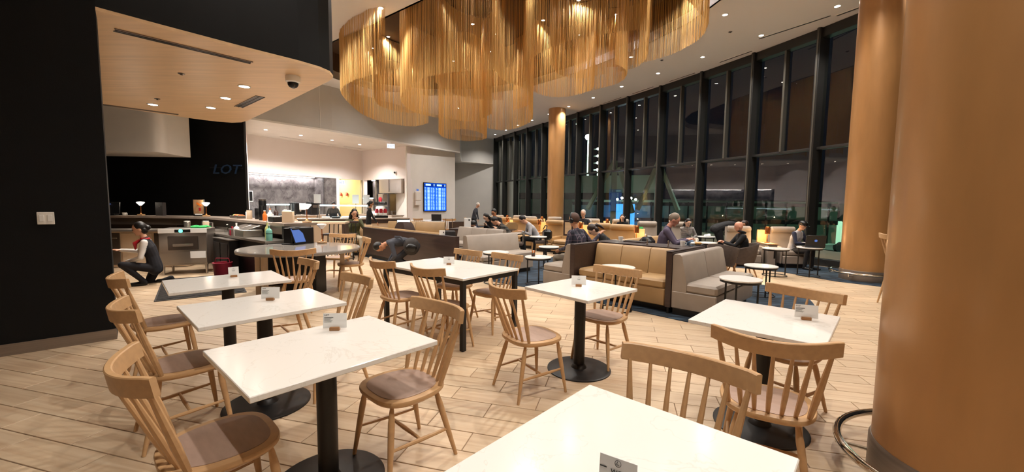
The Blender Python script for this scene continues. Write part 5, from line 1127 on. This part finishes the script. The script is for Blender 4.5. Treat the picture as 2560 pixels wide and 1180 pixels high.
# man in purple
r, hp, *_ = person('person', 'grey haired man in a purple jumper looking at his phone', (3.02, 8.15), -24, (0, 0, .50), 6, 8, 0, (22, 0), [(.44, .06, .80), (.45, -.06, .79)], [(.46, .12, 0), (.44, -.14, 0)], 1.04, m_purple, m_purple, m_djeans, m_blk, mat('skin_flushed', '#cf9078', .5), 'short', mat('grey_blond_hair', '#7f6f60', .6), .010, True, 1.18)
t = thing('phone', 'dark phone held by the man in the purple jumper', 'phone', (3.02 + .53 * cos(R_(-24)), 8.15 + .53 * sin(R_(-24)), .845), R_(-24)); MB().box((0, 0, 0), (.13, .07, .009), bev=.003, M=Matrix.Rotation(R_(-25), 4, 'Y')).build('body', m_blk, t); MB().box((-.003, 0, .006), (.12, .062, .001), M=Matrix.Rotation(R_(-25), 4, 'Y')).build('screen', m_navy, t)
t = thing('backpack', 'black backpack on the tan bench beside the man in purple', 'bag', (2.68, 8.02, .455), R_(-40)); MB().box((0, 0, .21), (.26, .34, .42), bev=.08).build('bag', m_blk, t); MB().box((.12, 0, .14), (.08, .26, .2), bev=.03).build('pocket', m_blk, t); MB().tube([(-.02, -.04, .41), (-.02, 0, .46), (-.02, .04, .41)], .014, 8).build('handle', m_tan, t); MB().ell((.0, -.15, .36), (.05, .03, .05)).build('shoulder_strap', m_charc, t)
# striped woman
r, hp, *_ = person('person', 'woman with long black hair in a striped top resting her chin on her hand', (5.18, 12.1), 262, (0, 0, .46), 14, 10, 0, (14, 0), [(.30, .16, .62), (.24, -.03, .96)], [(.52, .10, 0), (.40, -.12, 0)], .92, m_stripe, m_stripe, m_jeans, m_gwhite, m_skin3, 'long', m_hairb)
# bending man
person('person', 'man in black bending over by the window', (5.75, 11.35), -4, (0, 0, .88), 68, 14, 0, (8, 0), [(.50, .16, .62), (.52, -.16, .60)], [(.02, .12, 0), (-.06, -.12, 0)], 1.0, m_blackc, m_blackc, m_blackc, m_blk, m_skin2, 'short', m_hairbr, .012, False, 1.15)
# bald man
r, hp, Mh, *_ = person('person', 'bald man in black seated in the brown tub armchair, hands clasped', (4.98, 8.76), 168, (-.05, 0, .48), 4, 8, 0, (4, -6), [(.40, .04, .78), (.40, -.03, .80)], [(.42, .13, 0), (.40, -.12, 0)], .90, m_blackc, m_blackc, m_blackc, m_blk, mat('skin_rosy', '#d89a80', .45), 'bald', None, .010, True, 1.15)
MB().tube([hp(-.03, -.0, -.14) + V((.07 * cos(a), .085 * sin(a), .02 * cos(a))) for a in [2 * pi * k / 14 for k in range(14)]], .028, 8, True).build('hood', m_blackc, r)
# man with cap
r, hp, Mh, *_ = person('person', 'man with a black cap and grey vest reading beside the copper lamp', (6.95, 9.98), 292, (0, 0, .49), 8, 8, 0, (14, 0), [(.42, .10, .70), (.42, -.08, .70)], [(.50, .12, 0), (.46, -.12, 0)], .90, m_lgrey, m_navyc, m_blackc, m_blk, m_skin, 'short', m_hairb)
MB().ell(hp(-.005, 0, .07), (.108, .092, .07), 18, 10, Mh).build('cap', m_blk, r); MB().ell(hp(.11, 0, .06), (.06, .065, .008), 16, 7, Mh).build('cap_brim', m_blk, r)
t = thing('magazine', 'open magazine on the lap of the man with the cap', 'magazine', (6.95 + .46 * cos(R_(292)), 9.98 + .46 * sin(R_(292)), .645), R_(292)); MB().box((0, .10, 0), (.28, .2, .008), M=Matrix.Rotation(R_(8), 4, 'X')).build('page', m_paper, t); MB().box((0, -.10, 0), (.28, .2, .008), M=Matrix.Rotation(R_(-8), 4, 'X')).build('page', m_paper, t)
# cook behind the sneeze guard
person('person', 'cook with a black cap bending behind the lit sneeze guard', (-7.1, 16.1), 300, (0, 0, .9), 8, 14, 0, (16, 0), [(.34, .16, .98), (.34, -.16, .98)], None, .90, m_blackc, m_blackc, m_blackc, m_blk, m_skin2, 'short', m_hairb)
# brown bag behind the partition
t = thing('travel_bag', 'dark brown bag rising behind the long dark partition', 'bag', (-2.85, 10.75, .45), R_(-45)); MB().rings([[V((x * k, y * (.6 + .4 * k), z)) for x, y in ((-.3, -.16), (.3, -.16), (.34, 0), (.3, .16), (-.3, .16), (-.34, 0))] for z, k in ((0, 1), (.28, 1.02), (.46, .7), (.54, .45))]).build('bag', m_brownc, t); MB().tube([(-.24, -.17, .34), (0, -.2, .30), (.26, -.17, .28)], .02, 8).build('strap', m_blk, t)
t = thing('laptop', 'laptop with a pale blue lit screen behind the brown bag', 'laptop', (-3.0, 11.25, .0), R_(20)); MB().box((0, 0, .76), (.36, .24, .02), bev=.004).build('keyboard', m_steel, t); MB().box((0, .13, .90), (.36, .012, .26), bev=.004).build('lid', m_blk, t); MB().box((0, .12, .90), (.34, .006, .23)).build('screen', m_ledc, t); MB().lathe([(.2, 0), (.2, .015), (.025, .03), (.025, .74), (.18, .75)], 24).build('stand', m_black, t)

# small things on lounge tables
t = thing('laptop', 'open dark laptop on the right window table', 'laptop', (6.50, 8.72, .631), R_(80)); MB().box((0, 0, .008), (.36, .25, .016), bev=.004).build('keyboard', m_blk, t); MB().box((0, -.14, .14), (.36, .012, .26), bev=.004, M=Matrix.Rotation(R_(14), 4, 'X')).build('lid', m_blk, t); MB().lathe([(.026, 0), (.026, .004)], 16, (.0, -.148, .15), Matrix.Rotation(R_(104), 4, 'X')).build('blue_mark', m_bluescr, t)
t.rotation_euler = (0, 0, R_(-20))
def cup(x, y, z, label, r=.042, h=.085, m=None):
    t = thing('cup', label, 'cup', (x, y, z)); MB().lathe([(r * .75, 0), (r, h), (r * .92, h), (r * .68, .012)], 18).build('bowl', m or m_gwhite, t); MB().tube([(r * .95, 0, h * .8), (r * 1.5, 0, h * .65), (r * 1.4, 0, h * .3), (r * .85, 0, h * .25)], .005, 6).build('handle', m or m_gwhite, t); return t
cup(*ab(-3.7, 6.42), .852, 'white cup on the dark ledge near the woman in black'); cup(*ab(-2.62, 6.45), .852, 'white cup at the right end of the dark ledge'); cup(5.0, 11.0, .521, 'white mug on the table before the striped woman', .05, .11)
cup(-4.40, 10.88, .561, 'small white cup on the table of the woman in olive', .036, .06)
t = thing('plate', 'white plate with food on the table of the woman in olive', 'plate', (-4.5, 10.67, .561)); MB().lathe([(.07, 0), (.13, .018), (.125, .022), (.06, .008)], 24).build('plate', m_gwhite, t)
for k in range(5): MB().ell((-.06 + .03 * k, .02 * (k % 3 - 1), .03), (.025, .022, .02)).build('food', m_food, t)
t = thing('plate', 'dark plate with bread on the end of the dark ledge', 'plate', (*ab(-2.45, 6.55), .873)); MB().lathe([(.06, 0), (.11, .014), (.105, .018), (.05, .006)], 24).build('plate', m_blk, t)
for k in range(3): MB().ell((-.05 + .05 * k, 0, .03), (.04, .03, .022)).build('bread', m_food if k else m_gwhite, t)
t = thing('tray', 'dark tray lying on the ledge behind the tan bench', 'tray', (*ab(-3.45, 6.50), .852), R_(-45)); MB().box((0, 0, .01), (.40, .16, .02), bev=.005).build('tray', m_walnut, t); MB().box((0, 0, .022), (.36, .12, .004)).build('liner', m_rubber, t)
for k, (a, lb) in enumerate(((-3.1, 'left'), (-2.75, 'right'))): t = thing('charging_post', lb + ' small metal post standing on the dark ledge', 'post', (*ab(a, 6.22), .852)); MB().lathe([(.018, 0), (.018, .006), (.008, .008), (.008, .08)], 12).build('post', m_chrome, t); MB().ell((0, 0, .085), (.012, .012, .012), 10, 7).build('knob', m_chrome, t)
t = thing('partition_card', 'white folded card on top of the long dark partition', 'card holder', (*ab(-7.2, 5.08), .813), R_(5)); MB().box((0, 0, .05), (.12, .05, .10), bev=.003).build('card', m_paper, t); MB().box((.03, -.027, .06), (.02, .003, .03)).build('print', m_ink, t)
t = thing('green_bag', 'green paper bag on the table beside the tan lounge chair', 'bag', (3.66, 11.55, .621)); MB().box((0, 0, .13), (.12, .08, .26), bev=.006).build('bag', m_green, t); MB().box((.1, -.02, .03), (.14, .12, .06), bev=.01).build('white_box', m_paper, t)
t = thing('napkins', 'crumpled napkins on the window side table', 'napkin', (5.78, 11.98, .601)); MB().ell((0, 0, .03), (.1, .07, .03)).build('napkin', m_paper, t); MB().ell((.06, .03, .04), (.05, .04, .04)).build('napkin', m_paper, t)
t = thing('ledge_picture', 'small framed notice between the tan lounge chairs', 'sign', (1.62, 11.65, 0), R_(-30)); MB().box((0, 0, .82), (.30, .04, .44), bev=.006).build('frame', m_walnut, t); MB().box((0, -.022, .82), (.2, .004, .34)).build('notice', m_soff, t); MB().lathe([(.14, 0), (.14, .014), (.018, .02), (.018, .62)], 20).build('stand', m_black, t)

# ================================================================== OUTSIDE AT NIGHT
m_apron = mat('apron_concrete', '#3c4a41', .8, noise=((.05, .05, .05), 4, .3)); m_jet = mat('jetbridge_panel', '#9db8a6', .55, noise=((.3, .3, .3), 3, .15)); m_dark = mat('dark_metal', '#1c2221', .5)
m_flood = emis('flood_lens', (.85, 1, .88), 60); m_bluelit = emis('blue_lit_panel', (.05, .28, .9), 1.6); m_city = emis('city_light', (1, .8, .5), 14); m_redl = emis('red_beacon', (1, .05, .03), 8); m_winlit = emis('lit_window', (.7, .9, .85), .5)
struct(MB().box((60, 100, -3.1), (400, 400, .2)).build('ground', m_apron))
def mast(x, y, h, label, lamps, e):
    t = thing('light_mast', label, 'light mast', (x, y, -3)); MB().tube([(0, 0, 0), (0, 0, h + 3)], [.22, .12], 10).build('pole', m_jet, t)
    for k, (dz, r) in enumerate(lamps): MB().box((-.1, .1, h + 3 + dz), (.9, .2, .14)).build('bracket', m_dark, t); MB().ell((-.1, -.2, h + 3 + dz), (r, r * .6, r)).build('lamp_head', m_flood, t)
    spot(0, -1.2, h + 3.2, e, 2.7, .3, (.70, 1, .82), .4, t)
mast(11.0, 60, 11.3, 'tall floodlight mast with one glaring lamp beyond the window', [(0, .42)], 30000)
mast(9.2, 57, 12.6, 'floodlight mast with twin lamps left of the glaring one', [(0, .25), (.1, .2)], 9000)
mast(10.0, 48, 5.6, 'mast with a vertical row of small lamps beyond the window', [(0, .16), (.8, .14), (1.6, .14), (2.4, .14)], 5000)
mast(34, 30, 9, 'added apron floodlight mast, unseen behind the nearest column', [(0, .3)], 34000)  # extra mast added out of sight to brighten the apron and boarding bridge
t = thing('boarding_bridge', 'pale green boarding bridge with diagonal braces outside the window', 'boarding bridge', (0, 0, 0))
def obox(a, b, w, z0a, z1a): mbx = MB(); wallprism(mbx, a, b, w, z0a, z1a); return mbx
obox((5.0, 34), (24, 30), 4, -1.2, 1.9).build('tunnel', m_jet, t); obox((5.0, 33.95), (24, 29.95), -.08, 1.5, 1.75).build('roof_rail', m_dark, t); obox((5.0, 33.95), (24, 29.95), -.06, .2, .5).build('window_band', m_dark, t); obox((0, 40), (13, 36), 5, .6, 4.2).build('upper_tunnel', m_jet, t); obox((0, 39.9), (13, 35.9), -.08, 2.0, 2.6).build('dark_band', m_dark, t)
for k in range(14): q = V((5.0, 33.9)).lerp(V((24, 29.9)), (k + .5) / 14); MB().box((q.x, q.y - .06, .3), (.09, .12, 3.0), rz=-.207).build('rib', m_dark, t)
for (xa, za, xb, zb, y) in ((5.0, 1.2, 6.7, 4.4, 27), (8.3, 1.2, 9.6, 4.4, 27), (8.0, 1.0, 7.0, 4.0, 27), (11, 1.2, 9.6, 4.4, 27)): MB().tube([(xa, y, za), (xb, y, zb)], .16, 8).build('diagonal_brace', m_jet, t)
for x in (6.7, 9.6): MB().box((x, 27, -.3), (.3, .3, 9.4)).build('post', m_jet, t)
MB().box((10.6, 28.5, -4.2), (13, .4, 1.6)).build('footing', m_dark, t)
t = thing('far_terminal', 'low green lit terminal building far across the apron', 'building', (38, 78, -3)); MB().box((0, 0, 2.6), (46, 12, 5.2)).build('wall', m_jet, t); MB().box((0, 0, 5.4), (47, 13, .5)).build('roof', m_dark, t)
for k in range(14): MB().box((-20 + 3 * k, -6.05, 3.2), (1.8, .1, 1.4)).build('window', m_winlit if k % 3 == 0 else m_dark, t)
t = thing('blue_kiosk', 'blue lit glass kiosk with a row of lamps outside', 'kiosk', (8.75, 32.0, -2.2)); MB().box((0, 0, 1.9), (1.4, 1.2, 3.8)).build('body', m_bluelit, t); MB().box((0, 0, 3.9), (1.7, 1.4, .2)).build('roof', m_dark, t)
for k in range(5): MB().ell((-.7 + .35 * k, -.75, 4.15 + .1 * (k % 2)), (.09, .06, .09), 10, 7).build('lamp', m_flood, t)
t = thing('service_truck', 'white service vehicle standing on the dark apron', 'truck', (31, 42, -3), R_(10)); MB().box((0, 0, 1.9), (5, 2.4, 2.4), bev=.1).build('body', m_jet, t); MB().box((-3.2, 0, 1.4), (1.6, 2.3, 1.8), bev=.15).build('cab', m_jet, t); MB().box((-3.9, 0, 1.8), (.3, 2.0, .7)).build('windscreen', m_dark, t)
for sx in (-1, 1):
    for sy in (-1, 1): MB().lathe([(.5, -.15), (.5, .15)], 18, (sx * 2.2, sy * 1.1, .5), Matrix.Rotation(pi / 2, 4, 'X')).build('wheel', m_blk, t)
for k, (x, z, lb) in enumerate(((14.9, 3.5, 'left red beacon on the far mast'), (15.7, 3.6, 'right red beacon on the far mast'))): t = thing('beacon', lb, 'light', (x, 50, -3)); MB().tube([(0, 0, 0), (0, 0, z + 3)], .06, 6).build('pole', m_dark, t); MB().ell((0, 0, z + 3.1), (.13, .13, .13), 10, 7).build('lens', m_redl, t)
mb = MB()
for k in range(120): mb.ell((rnd.uniform(40, 330), rnd.uniform(190, 290), rnd.uniform(-2.8, 0)), (.28,) * 3, 6, 4)
o = stuff(mb.build('distant_lights', m_city)); tag(o, 'scattered lights of the airfield far away in the dark', 'lights')

# second level parts: handles on their doors, lamps' glow inside their shades, print on its screen
def nest(root_name, child, parent):
    for r in [o for o in bpy.data.objects if o.parent is None and o.name.split('.')[0] == root_name]:
        ps = [c for c in r.children if c.name.split('.')[0] == parent]; cs = [c for c in r.children if c.name.split('.')[0] == child]
        for k, c in enumerate(cs):
            if ps: c.parent = ps[k % len(ps)]
for a in [('glass_washer', 'door_handle', 'door'), ('glass_washer', 'display', 'control_panel'), ('glass_washer', 'green_light', 'control_panel'), ('work_counter', 'handle', 'cabinet_door'), ('door_1', 'door_handle', 'door_leaf'), ('door_1', 'door_sign', 'door_leaf'), ('door_1', 'door_stripe', 'door_leaf'),
          ('console_lamp', 'glow_disc', 'shade'), ('dome_camera', 'lens', 'dome'), ('light_switch', 'rocker', 'switch_plate'), ('exit_sign', 'lettering', 'face'), ('lounge_chair', 'headrest_roll', 'backrest'), ('flight_display', 'header_band', 'screen'), ('flight_display', 'flight_rows', 'screen'),
          ('picture_stand', 'orange_slice', 'print'), ('picture_stand', 'caption_band', 'print'), ('console_table', 'outlet_slot', 'cabinet'), ('person', 'eyes', 'body'), ('person', 'mouth', 'body'), ('coffee_machine', 'spout', 'body'), ('coffee_machine', 'panel', 'body'), ('suitcase', 'wheel', 'case'), ('backpack', 'strap', 'bag'), ('backpack', 'pocket', 'bag')]: nest(*a)
